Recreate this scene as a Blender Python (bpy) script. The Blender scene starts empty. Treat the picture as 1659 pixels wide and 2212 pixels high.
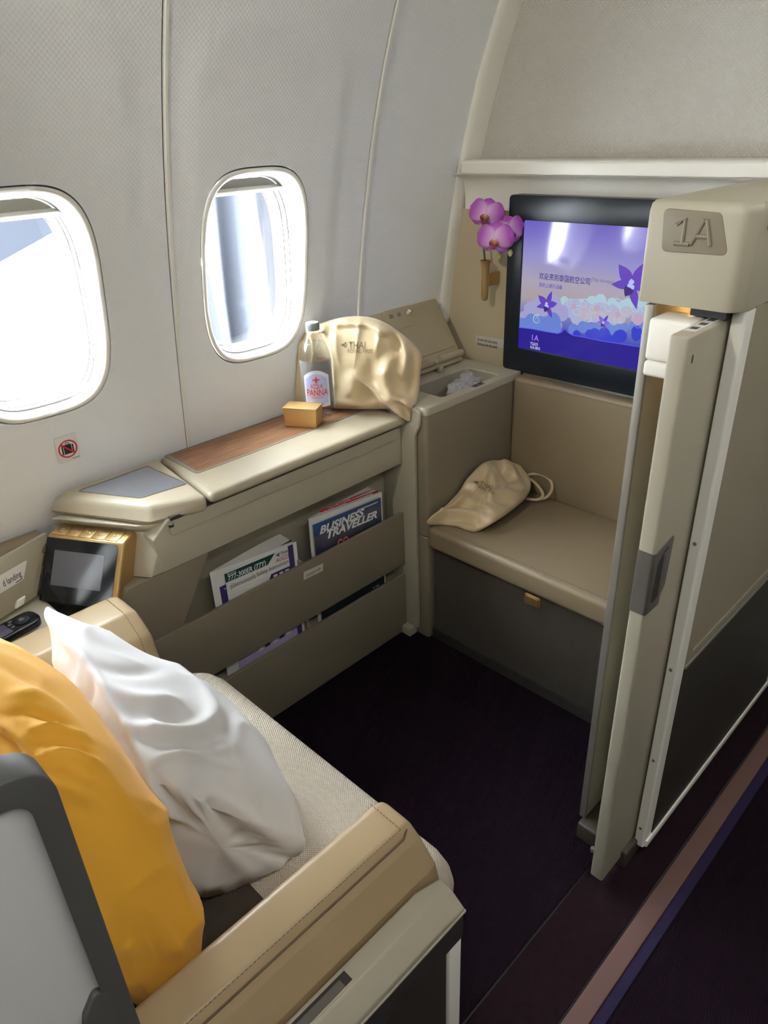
import bpy, bmesh, math, random
import numpy as np
from mathutils import Vector, Matrix, noise
random.seed(7)
scene = bpy.context.scene
COL = scene.collection
R_ = math.radians

# ------------------------------------------------------------------ camera
CAM = Vector((0.0, 0.0, 1.5))
YAW, PITCH, ROLL, FPX = R_(-45.84573), R_(-27.97808), R_(-2.40395), 1566.43
fw = Vector((math.sin(YAW)*math.cos(PITCH), math.cos(YAW)*math.cos(PITCH), math.sin(PITCH)))
r0 = Vector((math.cos(YAW), -math.sin(YAW), 0)); u0 = r0.cross(fw)
rt = r0*math.cos(ROLL) + u0*math.sin(ROLL); up = -r0*math.sin(ROLL) + u0*math.cos(ROLL)
cd = bpy.data.cameras.new('camera'); cam = bpy.data.objects.new('camera', cd); COL.objects.link(cam)
cam.matrix_world = Matrix(((rt.x, up.x, -fw.x, CAM.x), (rt.y, up.y, -fw.y, CAM.y), (rt.z, up.z, -fw.z, CAM.z), (0, 0, 0, 1)))
cd.sensor_fit = 'HORIZONTAL'; cd.sensor_width = 36.0; cd.lens = 36.0*FPX/1659.0
cd.clip_start = 0.02; cd.clip_end = 100
scene.camera = cam

# ------------------------------------------------------------------ world, sun, exposure
w = bpy.data.worlds.new('sky'); scene.world = w; w.use_nodes = True
bg = w.node_tree.nodes['Background']; bg.inputs[0].default_value = (0.86, 0.93, 1.0, 1); bg.inputs[1].default_value = 22.0
sd = bpy.data.lights.new('sun', 'SUN'); sd.energy = 40; sd.angle = R_(0.6); sd.color = (1, .97, .92)
so = bpy.data.objects.new('sun', sd); COL.objects.link(so)
so.rotation_euler = Vector((.22, .75, -.62)).to_track_quat('-Z', 'Y').to_euler()
vs = scene.view_settings
scene.display_settings.display_device = 'sRGB'
vs.view_transform = 'Standard'; vs.look = 'None'; vs.exposure = 0.98; vs.gamma = 1.0; vs.use_curve_mapping = False

# ------------------------------------------------------------------ helpers
def px(x, y, ax, val):
    """point of the place seen at photo pixel (x, y) on the plane axis=val"""
    d = fw + rt*((x-829.5)/FPX) - up*((y-1106.0)/FPX)
    return CAM + d*((val-CAM[ax])/d[ax])

def S(r, g, b):
    f = lambda c: (c/255/12.92) if c/255 <= .04045 else ((c/255+.055)/1.055)**2.4
    return (f(r), f(g), f(b), 1)

def mat(name, col, rough=.5, metal=0, spec=.5, bump=None, bscale=300, bstr=.15, bdist=.001, emis=None, estr=0, coat=0, sheen=0, var=0, vscale=6, trans=0, ior=1.45):
    m = bpy.data.materials.new(name); m.use_nodes = True
    nt = m.node_tree; b = nt.nodes['Principled BSDF']
    b.inputs['Base Color'].default_value = col; b.inputs['Roughness'].default_value = rough
    b.inputs['Metallic'].default_value = metal; b.inputs['Specular IOR Level'].default_value = spec
    b.inputs['Coat Weight'].default_value = coat; b.inputs['Sheen Weight'].default_value = sheen
    b.inputs['Transmission Weight'].default_value = trans; b.inputs['IOR'].default_value = ior
    if emis: b.inputs['Emission Color'].default_value = emis; b.inputs['Emission Strength'].default_value = estr
    L = nt.links.new; N = nt.nodes.new
    tc = N('ShaderNodeTexCoord')
    if var:
        nz = N('ShaderNodeTexNoise'); nz.inputs['Scale'].default_value = vscale; nz.inputs['Detail'].default_value = 5
        L(tc.outputs['Object'], nz.inputs['Vector'])
        mx = N('ShaderNodeMix'); mx.data_type = 'RGBA'; mx.blend_type = 'MULTIPLY'; mx.inputs[0].default_value = 1
        mr = N('ShaderNodeMapRange'); mr.inputs[1].default_value = .3; mr.inputs[2].default_value = .7; mr.inputs[3].default_value = 1-var; mr.inputs[4].default_value = 1+var*.4
        L(nz.outputs[0], mr.inputs[0]); mx.inputs[6].default_value = col; L(mr.outputs[0], mx.inputs[7]); L(mx.outputs[2], b.inputs['Base Color'])
    if bump:
        bp = N('ShaderNodeBump'); bp.inputs['Strength'].default_value = bstr; bp.inputs['Distance'].default_value = bdist
        if bump == 'noise':
            t = N('ShaderNodeTexNoise'); t.inputs['Scale'].default_value = bscale; t.inputs['Detail'].default_value = 3
            L(tc.outputs['Object'], t.inputs['Vector']); L(t.outputs[0], bp.inputs['Height'])
        elif bump == 'voronoi':
            t = N('ShaderNodeTexVoronoi'); t.inputs['Scale'].default_value = bscale
            L(tc.outputs['Object'], t.inputs['Vector']); L(t.outputs['Distance'], bp.inputs['Height'])
        elif bump in ('diamond_yz', 'diamond_xz', 'weave', 'rib'):
            sp = N('ShaderNodeSeparateXYZ'); L(tc.outputs['Object'], sp.inputs[0])
            a, c = {'diamond_yz': ('Y', 'Z'), 'diamond_xz': ('X', 'Z'), 'weave': ('X', 'Y'), 'rib': ('X', 'Y')}[bump]
            def M(op, i0, i1=None):
                n = N('ShaderNodeMath'); n.operation = op
                for k, i in enumerate((i0, i1)):
                    if i is None: continue
                    if isinstance(i, (int, float)): n.inputs[k].default_value = i
                    else: L(i, n.inputs[k])
                return n.outputs[0]
            if bump == 'rib':
                h = M('SINE', M('MULTIPLY', M('ADD', sp.outputs['X'], M('MULTIPLY', sp.outputs['Y'], .25)), bscale))
            elif bump == 'weave':
                h = M('MULTIPLY', M('SINE', M('MULTIPLY', sp.outputs[a], bscale)), M('SINE', M('MULTIPLY', sp.outputs[c], bscale)))
            else:
                s = M('ADD', sp.outputs[a], M('MULTIPLY', sp.outputs[c], 1.0)); d = M('SUBTRACT', sp.outputs[a], sp.outputs[c])
                h = M('MULTIPLY', M('ABSOLUTE', M('SINE', M('MULTIPLY', s, bscale))), M('ABSOLUTE', M('SINE', M('MULTIPLY', d, bscale))))
            L(h, bp.inputs['Height'])
        L(bp.outputs[0], b.inputs['Normal'])
    return m

class MB:
    """collects shapes in world coordinates; build() links them as ONE mesh object"""
    def __init__(s): s.v = []; s.f = []
    def add(s, v, f):
        o = len(s.v); s.v += [tuple(p) for p in v]; s.f += [tuple(i+o for i in q) for q in f]; return s
    def box(s, x0, x1, y0, y1, z0, z1):
        return s.add([(x0,y0,z0),(x1,y0,z0),(x1,y1,z0),(x0,y1,z0),(x0,y0,z1),(x1,y0,z1),(x1,y1,z1),(x0,y1,z1)],
                     [(0,3,2,1),(4,5,6,7),(0,1,5,4),(1,2,6,5),(2,3,7,6),(3,0,4,7)])
    def prism(s, pts, ax, a, b):
        """polygon extruded along axis ax from a to b; pts are the two other coordinates in axis order"""
        n = len(pts)
        def P(p, c):
            q = list(p); q.insert(ax, c); return q
        v = [P(p, a) for p in pts] + [P(p, b) for p in pts]
        return s.add(v, [tuple(range(n))[::-1], tuple(range(n, 2*n))] + [(i, (i+1) % n, n+(i+1) % n, n+i) for i in range(n)])
    def slab(s, quad, nrm, th):
        """flat polygon (3D points) given thickness th against its normal"""
        n = len(quad); nrm = Vector(nrm).normalized()
        v = [Vector(q) for q in quad] + [Vector(q)-nrm*th for q in quad]
        return s.add(v, [tuple(range(n)), tuple(range(n, 2*n))[::-1]] + [(i, n+i, n+(i+1) % n, (i+1) % n) for i in range(n)])
    def loft(s, loops, cap=True, closed=True):
        n = len(loops[0]); v = [p for l in loops for p in l]; f = []
        for i in range(len(loops)-1):
            for j in range(n if closed else n-1):
                a = i*n+j; b = i*n+(j+1) % n; f.append((a, b, b+n, a+n))
        if cap: f += [tuple(range(n))[::-1], tuple(range((len(loops)-1)*n, len(loops)*n))]
        return s.add(v, f)
    def tube(s, path, r, n=8):
        path = [Vector(p) for p in path]; loops = []
        for i, p in enumerate(path):
            t = (path[min(i+1, len(path)-1)] - path[max(i-1, 0)]).normalized()
            a = t.orthogonal().normalized() if i == 0 else (a - t*a.dot(t)).normalized()
            b = t.cross(a); rr = r[i] if isinstance(r, (list, tuple)) else r
            loops.append([p + (a*math.cos(k*2*math.pi/n) + b*math.sin(k*2*math.pi/n))*rr for k in range(n)])
        return s.loft(loops)
    def lathe(s, prof, c, n=32, cap=True):
        c = Vector(c)
        return s.loft([[c + Vector((r*math.cos(k*2*math.pi/n), r*math.sin(k*2*math.pi/n), z)) for k in range(n)] for r, z in prof], cap)
    def build(s, name, m, parent=None, base=None, bevel=0, segs=3, sharp=35, smooth=True, bev_angle=35, weld=False):
        if parent is not None: base = parent['_b']
        elif base is None:
            xs, ys, zs = zip(*s.v); base = ((min(xs)+max(xs))/2, (min(ys)+max(ys))/2, min(zs))
        base = Vector(base)
        me = bpy.data.meshes.new(name); bm = bmesh.new()
        vs_ = [bm.verts.new(Vector(p)-base) for p in s.v]
        for q in s.f:
            try: bm.faces.new([vs_[i] for i in q])
            except ValueError: pass
        if weld: bmesh.ops.remove_doubles(bm, verts=bm.verts, dist=1e-5)
        bmesh.ops.recalc_face_normals(bm, faces=bm.faces)
        if bevel:
            ed = [e for e in bm.edges if len(e.link_faces) == 2 and e.calc_face_angle(0) > R_(bev_angle)]
            bmesh.ops.bevel(bm, geom=ed, offset=bevel, segments=segs, profile=.5, affect='EDGES', clamp_overlap=True)
        for f in bm.faces: f.smooth = smooth
        for e in bm.edges:
            if len(e.link_faces) == 2: e.smooth = e.calc_face_angle(0) < R_(sharp)
        bm.to_mesh(me); bm.free()
        me.materials.append(m)
        return link(name, me, parent, base)

def link(name, me, parent, base):
    o = bpy.data.objects.new(name, me); COL.objects.link(o)
    if parent is not None: o.parent = parent; o['_b'] = tuple(parent['_b'])
    else: o.location = base; o['_b'] = tuple(base)
    return o
def thing(name, base, label=None, cat=None, group=None, kind=None):
    o = bpy.data.objects.new(name, None); COL.objects.link(o); o.location = base; o['_b'] = tuple(base); o.empty_display_size = .05
    return tag(o, label, cat, group, kind)
def tag(o, label=None, cat=None, group=None, kind=None):
    for k, v in (('label', label), ('category', cat), ('group', group), ('kind', kind)):
        if v: o[k] = v
    return o

def text(s, origin, right, upv, size, m, parent, name='lettering', bold=0, shear=0, space=1, align='LEFT', width=None, ext=.0002, bend=None):
    c = bpy.data.curves.new(name, 'FONT'); c.body = s; c.size = size; c.offset = bold*size; c.shear = shear; c.space_character = space
    c.align_x = align; c.resolution_u = 3
    tmp = bpy.data.objects.new('tmp', c); COL.objects.link(tmp)
    dg = bpy.context.evaluated_depsgraph_get(); dg.update()
    me = bpy.data.meshes.new_from_object(tmp.evaluated_get(dg)); bpy.data.objects.remove(tmp); bpy.data.curves.remove(c)
    right = Vector(right).normalized(); upv = (Vector(upv) - right*Vector(upv).dot(right)).normalized(); n = right.cross(upv)
    base = Vector(parent['_b']); sx = 1
    if width and len(me.vertices):
        xs = [v.co.x for v in me.vertices]; sx = width/(max(xs)-min(xs))
    for v in me.vertices:
        x, y = v.co.x*sx, v.co.y
        v.co = (bend(x, y) if bend else Vector(origin) + right*x + upv*y + n*ext) - base
    me.materials.clear(); me.materials.append(m); me.name = name
    return link(name, me, parent, base)

def quadmesh(pts, name, m, parent, n=None, ext=.0):
    mb = MB(); pts = [Vector(p) for p in pts]
    nn = (pts[1]-pts[0]).cross(pts[-1]-pts[0]).normalized()
    mb.slab([p + nn*(ext+.0004) for p in pts], nn, .0004)
    return mb.build(name, m, parent)

def fillet(pts, r, n=6):
    out = []; N = len(pts)
    for i in range(N):
        p0, p, p1 = (Vector(pts[(i-1) % N]), Vector(pts[i]), Vector(pts[(i+1) % N]))
        rr = r[i] if isinstance(r, (list, tuple)) else r
        if rr <= 0: out.append(tuple(p)); continue
        a = (p0-p); b = (p1-p); la, lb = a.length, b.length; a.normalize(); b.normalize()
        ang = a.angle(b); t = min(rr/math.tan(ang/2), la*.49, lb*.49)
        for k in range(n+1):
            s = k/n; q = (p+a*t)*(1-s)**2 + p*2*s*(1-s) + (p+b*t)*s**2
            out.append(tuple(q))
    return out

def spline(pts, n, closed=False):
    """Catmull-Rom through pts (numpy rows), n samples per span"""
    P = np.array([list(p) for p in pts], float); N = len(P); out = []
    rng = range(N) if closed else range(N-1)
    for i in rng:
        if closed: a, b, c, d = P[(i-1) % N], P[i], P[(i+1) % N], P[(i+2) % N]
        else: a, b, c, d = P[max(i-1, 0)], P[i], P[i+1], P[min(i+2, N-1)]
        for k in range(n):
            t = k/n
            out.append(.5*((2*b) + (-a+c)*t + (2*a-5*b+4*c-d)*t*t + (-a+3*b-3*c+d)*t**3))
    if not closed: out.append(P[-1])
    return np.array(out)

def offset_poly(pts, d):
    N = len(pts); P_ = [Vector(p[:2]) for p in pts]; area = sum(P_[i].x*P_[(i+1) % N].y-P_[(i+1) % N].x*P_[i].y for i in range(N)); sg = 1 if area > 0 else -1; out = []
    for i in range(N):
        e0 = (P_[i]-P_[i-1]).normalized(); e1 = (P_[(i+1) % N]-P_[i]).normalized()
        n0, n1 = Vector((-e0.y, e0.x))*sg, Vector((-e1.y, e1.x))*sg; b = (n0+n1); out.append(tuple(P_[i] + b*(d/max(.2, 1+n0.dot(n1)))))
    return out

def photo(p):
    v = Vector(p)-CAM; z = v.dot(fw); return Vector((829.5+FPX*v.dot(rt)/z, 1106.0-FPX*v.dot(up)/z))
def creases(lines):
    """folds of cloth: (polyline, height, width) traced on the visible side of a soft body"""
    L_ = [([Vector(q) for q in spline(pts, 6)], h, w_) for pts, h, w_ in lines]
    def f(p, nr):
        if nr.dot(CAM-p) < 0: return 0.0
        q = photo(p); s = 0.0
        for pl, h, w_ in L_:
            d = 1e9; k = 0
            for i in range(len(pl)-1):
                a, b = pl[i], pl[i+1]; ab = b-a; t_ = max(0, min(1, (q-a).dot(ab)/max(1e-9, ab.length_squared))); dd_ = (q-a-ab*t_).length
                if dd_ < d: d = dd_; k = (i+t_)/(len(pl)-1)
            if d < 4*w_: s += h*math.exp(-(d/w_)**2)*(.25+.75*math.sin(math.pi*min(1, max(0, k*.94+.03))))
        return s
    return f

# ------------------------------------------------------------------ materials
M = {}
M['wall'] = mat('sidewall_plastic', S(238, 241, 241), .5, bump='diamond_yz', bscale=math.pi/.0105, bstr=.4, bdist=.0010)
M['bulk'] = mat('bulkhead_plastic', S(196, 193, 184), .5, bump='diamond_xz', bscale=math.pi/.0125, bstr=.9, bdist=.002)
M['white'] = mat('white_plastic', S(238, 236, 226), .35)
M['seam'] = mat('seam_gap', S(150, 147, 140), .7)
M['reveal'] = mat('window_reveal_plastic', S(206, 206, 204), .3)
M['gasket'] = mat('dark_gasket', S(60, 60, 62), .6)
M['slot'] = mat('reveal_joint', S(120, 120, 118), .6)
M['shade'] = mat('window_shade_plastic', S(176, 172, 158), .45)
M['cream'] = mat('cream_plastic', S(170, 164, 144), .42, bump='noise', bscale=900, bstr=.08, bdist=.0003)
M['partition'] = mat('shaded_partition_cream', S(150, 143, 122), .45, bump='noise', bscale=900, bstr=.08, bdist=.0003)  # darker copy of the cream, dim aisle-side light put into its colour
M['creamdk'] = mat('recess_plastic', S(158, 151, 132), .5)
M['taupe'] = mat('taupe_laminate', S(130, 120, 101), .45, bump='noise', bscale=700, bstr=.1, bdist=.0003)
M['leather'] = mat('tan_leather', S(168, 146, 111), .36, bump='noise', bscale=520, bstr=.18, bdist=.0006, var=.05, vscale=9)
M['leather2'] = mat('taupe_leather', S(134, 119, 94), .40, bump='noise', bscale=520, bstr=.15, bdist=.0005, var=.04)
M['pad'] = mat('console_leather', S(172, 161, 137), .42, bump='noise', bscale=350, bstr=.2, bdist=.0006, var=.05, vscale=14)
M['stitch'] = mat('stitching_thread', S(120, 102, 76), .8)
M['piping'] = mat('seam_line', S(96, 82, 60), .7)
M['fabricdk'] = mat('dark_brown_fabric', S(62, 55, 46), .95, bump='weave', bscale=1600, bstr=.5, bdist=.0006, sheen=.1)
M['seat'] = mat('beige_woven_fabric', S(198, 187, 168), .9, spec=.25, bump='weave', bscale=1250, bstr=.8, bdist=.0010, sheen=.1)
M['panelcloth'] = mat('beige_wallcovering', S(196, 182, 152), .7, bump='noise', bscale=420, bstr=.35, bdist=.0006)
M['bezel'] = mat('black_bezel', S(24, 29, 36), .28)
M['blackgloss'] = mat('black_glass', S(14, 17, 22), .06)
M['silver'] = mat('satin_aluminium', S(146, 142, 134), .42, metal=.5)
M['greyp'] = mat('grey_metal_paint', S(112, 108, 102), .4, metal=.4)
M['gold'] = mat('brushed_gold', S(190, 158, 104), .34, metal=.75)
M['goldcard'] = mat('gold_foil_card', S(206, 168, 108), .38, metal=.55)
M['darkband'] = mat('charcoal_plastic', S(52, 50, 48), .5)
M['darkpanel'] = mat('dark_brown_panel', S(50, 46, 40), .6, bump='noise', bscale=800, bstr=.1, bdist=.0003)
M['plinth'] = mat('brown_plinth', S(70, 62, 52), .5)
M['carpet'] = mat('aubergine_carpet', S(29, 18, 27), .95, spec=.12, bump='rib', bscale=1300, bstr=.55, bdist=.0012, var=.22, vscale=40)
M['carpet2'] = mat('plum_carpet_strip', S(37, 24, 29), .95, spec=.12, bump='noise', bscale=700, bstr=.6, bdist=.002, var=.2, vscale=60)
M['track'] = mat('seat_track_cover', S(112, 84, 78), .6)
M['edge'] = mat('purple_carpet_edge', S(44, 36, 72), .95, bump='noise', bscale=700, bstr=.8, bdist=.003)
M['pillow'] = mat('white_cotton', S(214, 212, 209), .8, bump='noise', bscale=900, bstr=.08, bdist=.0004, sheen=.2)
M['yellow'] = mat('mustard_cotton', S(228, 166, 42), .75, bump='noise', bscale=900, bstr=.08, bdist=.0004, sheen=.15)
M['satin'] = mat('champagne_satin', S(190, 169, 131), .33, spec=.7, sheen=.35)
M['satinprint'] = mat('brown_print', S(128, 108, 78), .6)
M['darkprint'] = mat('dark_print', S(50, 48, 46), .7)
M['red'] = mat('red_print', S(196, 44, 50), .6)
M['redtext'] = mat('orange_red_print', S(214, 62, 36), .6)
M['paper'] = mat('white_paper', S(226, 226, 222), .6)
M['pages'] = mat('page_edges', S(206, 204, 198), .8)
M['sticker'] = mat('white_sticker', S(226, 226, 224), .4)
M['clear_sticker'] = mat('pale_label', S(206, 200, 184), .4)
M['green'] = mat('dark_green_print', S(22, 70, 60), .6)
M['purple'] = mat('purple_print', S(62, 48, 112), .6)
M['lilac'] = mat('lilac_print', S(176, 164, 200), .6)
M['pink'] = mat('pink_print', S(236, 188, 216), .6)
M['orange'] = mat('orange_print', S(236, 120, 84), .6)
M['whiteprint'] = mat('white_print', S(232, 232, 232), .6)
M['stem'] = mat('green_stem', S(72, 112, 62), .5)
M['bud'] = mat('pale_green_bud', S(178, 178, 112), .5)
M['cap'] = mat('grey_bottle_cap', S(132, 138, 134), .5)
M['grey'] = mat('light_grey_shell', S(214, 214, 212), .4)
M['dgrey'] = mat('dark_grey_rim', S(84, 84, 82), .5)
M['bellows'] = mat('bridge_canopy_fabric', S(34, 38, 46), .8)
M['lampglow'] = mat('lamp_diffuser', (1, 1, 1, 1), .5, emis=(1, .97, .92, 1), estr=4.0)
M['warmglow'] = mat('warm_led', (1, 1, 1, 1), .5, emis=(1, .62, .25, 1), estr=9)
M['film'] = mat('crumpled_film', (.95, .97, 1, 1), .12, trans=.75, ior=1.2)
M['ceil'] = mat('ceiling_plastic', S(190, 188, 182), .6)

def wood():
    m = mat('walnut_veneer', S(140, 98, 66), .4); nt = m.node_tree; L = nt.links.new
    tc = nt.nodes.new('ShaderNodeTexCoord'); mp = nt.nodes.new('ShaderNodeMapping'); mp.inputs['Scale'].default_value = (90, 4, 1)
    nz = nt.nodes.new('ShaderNodeTexNoise'); nz.inputs['Scale'].default_value = 3; nz.inputs['Detail'].default_value = 6
    cr = nt.nodes.new('ShaderNodeValToRGB'); e = cr.color_ramp.elements
    e[0].position = .3; e[0].color = S(104, 68, 44); e[1].position = .7; e[1].color = S(164, 120, 84)
    L(tc.outputs['Object'], mp.inputs[0]); L(mp.outputs[0], nz.inputs['Vector']); L(nz.outputs[0], cr.inputs[0]); L(cr.outputs[0], nt.nodes['Principled BSDF'].inputs['Base Color'])
    return m
M['wood'] = wood()

def pane_mat(name='clear_window_pane', tint=(.97, .98, 1, 1), ior=.5, rough=.02):
    m = bpy.data.materials.new(name); m.use_nodes = True; nt = m.node_tree; nt.nodes.clear()
    o = nt.nodes.new('ShaderNodeOutputMaterial'); mx = nt.nodes.new('ShaderNodeMixShader'); t = nt.nodes.new('ShaderNodeBsdfTransparent'); g = nt.nodes.new('ShaderNodeBsdfGlossy')
    t.inputs[0].default_value = tint; g.inputs['Roughness'].default_value = rough; fr = nt.nodes.new('ShaderNodeLayerWeight'); fr.inputs[0].default_value = .5; pw = nt.nodes.new('ShaderNodeMath'); pw.operation = 'POWER'; pw.inputs[1].default_value = 3.5; ml = nt.nodes.new('ShaderNodeMath'); ml.operation = 'MULTIPLY_ADD'; ml.inputs[1].default_value = ior; ml.inputs[2].default_value = .03
    nt.links.new(fr.outputs['Facing'], pw.inputs[0]); nt.links.new(pw.outputs[0], ml.inputs[0]); nt.links.new(ml.outputs[0], mx.inputs[0]); nt.links.new(t.outputs[0], mx.inputs[1]); nt.links.new(g.outputs[0], mx.inputs[2]); nt.links.new(mx.outputs[0], o.inputs[0])
    return m
M['pane'] = pane_mat()
M['pet'] = pane_mat('clear_bottle_plastic', (.965, .98, .99, 1), .55, .05)
M['water'] = pane_mat('clear_water', (.95, .975, .99, 1), .30, .02)
def film_mat(name, col, fac):
    m = bpy.data.materials.new(name); m.use_nodes = True; nt = m.node_tree; b = nt.nodes['Principled BSDF']; b.inputs['Base Color'].default_value = col; b.inputs['Roughness'].default_value = .3
    b.inputs['Alpha'].default_value = fac; return m

def emis_mat(name, col, s=1.0, rough=.12):
    return mat(name, (0.01, .01, .012, 1), rough, emis=col, estr=s)

# ================================================================== THE SETTING
PC = [0.0443238258543225, -0.12083104781264233, 0.17904428686560872, -0.031015605071117783, -1.7015585171338672]
def WX(z): return float(np.polyval(PC, z))          # inboard face of the curved side wall
def on_wall(x, y):
    d = fw + rt*((x-829.5)/FPX) - up*((y-1106.0)/FPX); lo, hi = .5, 6.
    for _ in range(50):
        m_ = (lo+hi)/2; p = CAM + d*m_
        if p.x > WX(p.z): lo = m_
        else: hi = m_
    return CAM + d*lo
YEND = 1.93                                        # plane of the front of the suite
ZTOP = 2.2

# floor
fl = MB().box(-1.75, -.468, -2.5, 2.0, -.03, 0).build('floor', M['carpet'], base=(-1, 0, 0)); tag(fl, 'dark aubergine ribbed carpet of the suite floor', kind='structure')
MB().box(-.462, -.338, -2.5, 2.0, -.03, 0).build('carpet_strip', M['carpet2'], fl)
MB().box(-.468, -.462, -2.5, 2.0, -.03, -.006).build('carpet_seam', M['gasket'], fl)
MB().box(-.292, -.272, -2.5, 2.0, -.03, .003).build('carpet_edge', M['edge'], fl)
MB().box(-.272, 2.3, -2.5, 2.0, -.03, 0).build('aisle_carpet', M['carpet'], fl)
MB().box(-.338, -.332, -2.5, 2.0, -.03, -.005).box(-.2935, -.292, -2.5, 2.0, -.03, -.004).build('track_groove', M['gasket'], fl)
t = MB().box(-.332, -.2935, -2.5, 2.0, -.03, .006).build('trim_1', M['track'], bevel=.002); tag(t, 'pinkish brown seat track cover strip along the aisle', kind='structure')

# side wall: panels with a raised field round each window
WIN = [(-1.179, 1.19), (-.602, 1.19), (-.025, 1.19), (.553, 1.19), (1.132, 1.19)]      # window centres (y, z)
HW, HH = .166, .2385
def sup(t, a, b, e=3.4):
    c, s = math.cos(t), math.sin(t)
    return a*math.copysign(abs(c)**(2/e), c), b*math.copysign(abs(s)**(2/e), s)
def sstep(a, b, x):
    t = min(1, max(0, (x-a)/(b-a))); return t*t*(3-2*t)
def relief(y, z, yc):
    """the window field stands a little inboard of the panel round it"""
    dx = abs(y-(yc+.035)) - (.205 + .02*sstep(.7, 1.7, z)); top = 1.72
    r = .13
    ax, az = dx + r, (z-top) + r
    d = (math.hypot(max(ax, 0), max(az, 0)) - r) if (ax > 0 and az > 0) else max(dx, z-top)
    return .003 + .006*(1-sstep(-.03, .03, d))
wl = thing('wall_left', (-1.65, .9, 0), 'curved cream sidewall with dimpled panels and windows', kind='structure')
SEAMS = [-1.575, -.960, -.345, .270, .885, 1.500]
NA = 144
for yc, (ya, yb) in zip((-1.179, -.602, -.025, .553, 1.132), zip(SEAMS[:-1], SEAMS[1:])):
    loops = []; ya += .0012; yb -= .0012; zc = 1.19
    angs = [2*math.pi*k/NA for k in range(NA)]
    def rect_pt(a):
        oy, oz = sup(a, HW, HH); 
        s = 1e9
        if oy > 1e-9: s = min(s, (yb-yc)/oy)
        if oy < -1e-9: s = min(s, (ya-yc)/oy)
        if oz > 1e-9: s = min(s, (ZTOP-zc)/oz)
        if oz < -1e-9: s = min(s, (0-zc)/oz)
        return yc+oy*s, zc+oz*s
    # snap nearest rays to the four panel corners
    outer = [rect_pt(a) for a in angs]
    for cy_, cz_ in ((ya, 0), (yb, 0), (ya, ZTOP), (yb, ZTOP)):
        k = min(range(NA), key=lambda i: (outer[i][0]-cy_)**2+(outer[i][1]-cz_)**2); outer[k] = (cy_, cz_)
    NR = 70
    for r in range(NR+1):
        t_ = r/NR; lp = []
        for k, a in enumerate(angs):
            iy, iz = sup(a, HW, HH); iy += yc; iz += zc
            y = iy + (outer[k][0]-iy)*t_; z = iz + (outer[k][1]-iz)*t_
            lp.append((WX(z)+relief(y, z, yc), y, z))
        loops.append(lp)
    MB().loft(loops, cap=False).build('wall_panel', M['wall'], wl, sharp=60)
def strip_wall(ya, yb, name, m=None, off=0):
    zs = [i*ZTOP/60 for i in range(61)]
    return MB().loft([[(WX(z)+off, ya, z), (WX(z)+off, yb, z)] for z in zs], cap=False, closed=False).build(name, m or M['wall'], wl, sharp=60)
strip_wall(1.5025, 1.976, 'wall_panel'); strip_wall(-2.5, -1.5775, 'wall_panel')
for y in SEAMS: strip_wall(y-.03, y+.03, 'panel_joint', M['seam'], -.0025)
for y in (.885, 1.5):   # slim raised edge beside each joint
    zs = [i*ZTOP/60 for i in range(61)]
    MB().loft([[(WX(z)-.002, y+.004, z), (WX(z)+.006, y+.006, z), (WX(z)+.006, y+.012, z), (WX(z)-.002, y+.016, z)] for z in zs], cap=False, closed=False).build('joint_bead', M['white'], wl, sharp=60)

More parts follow.
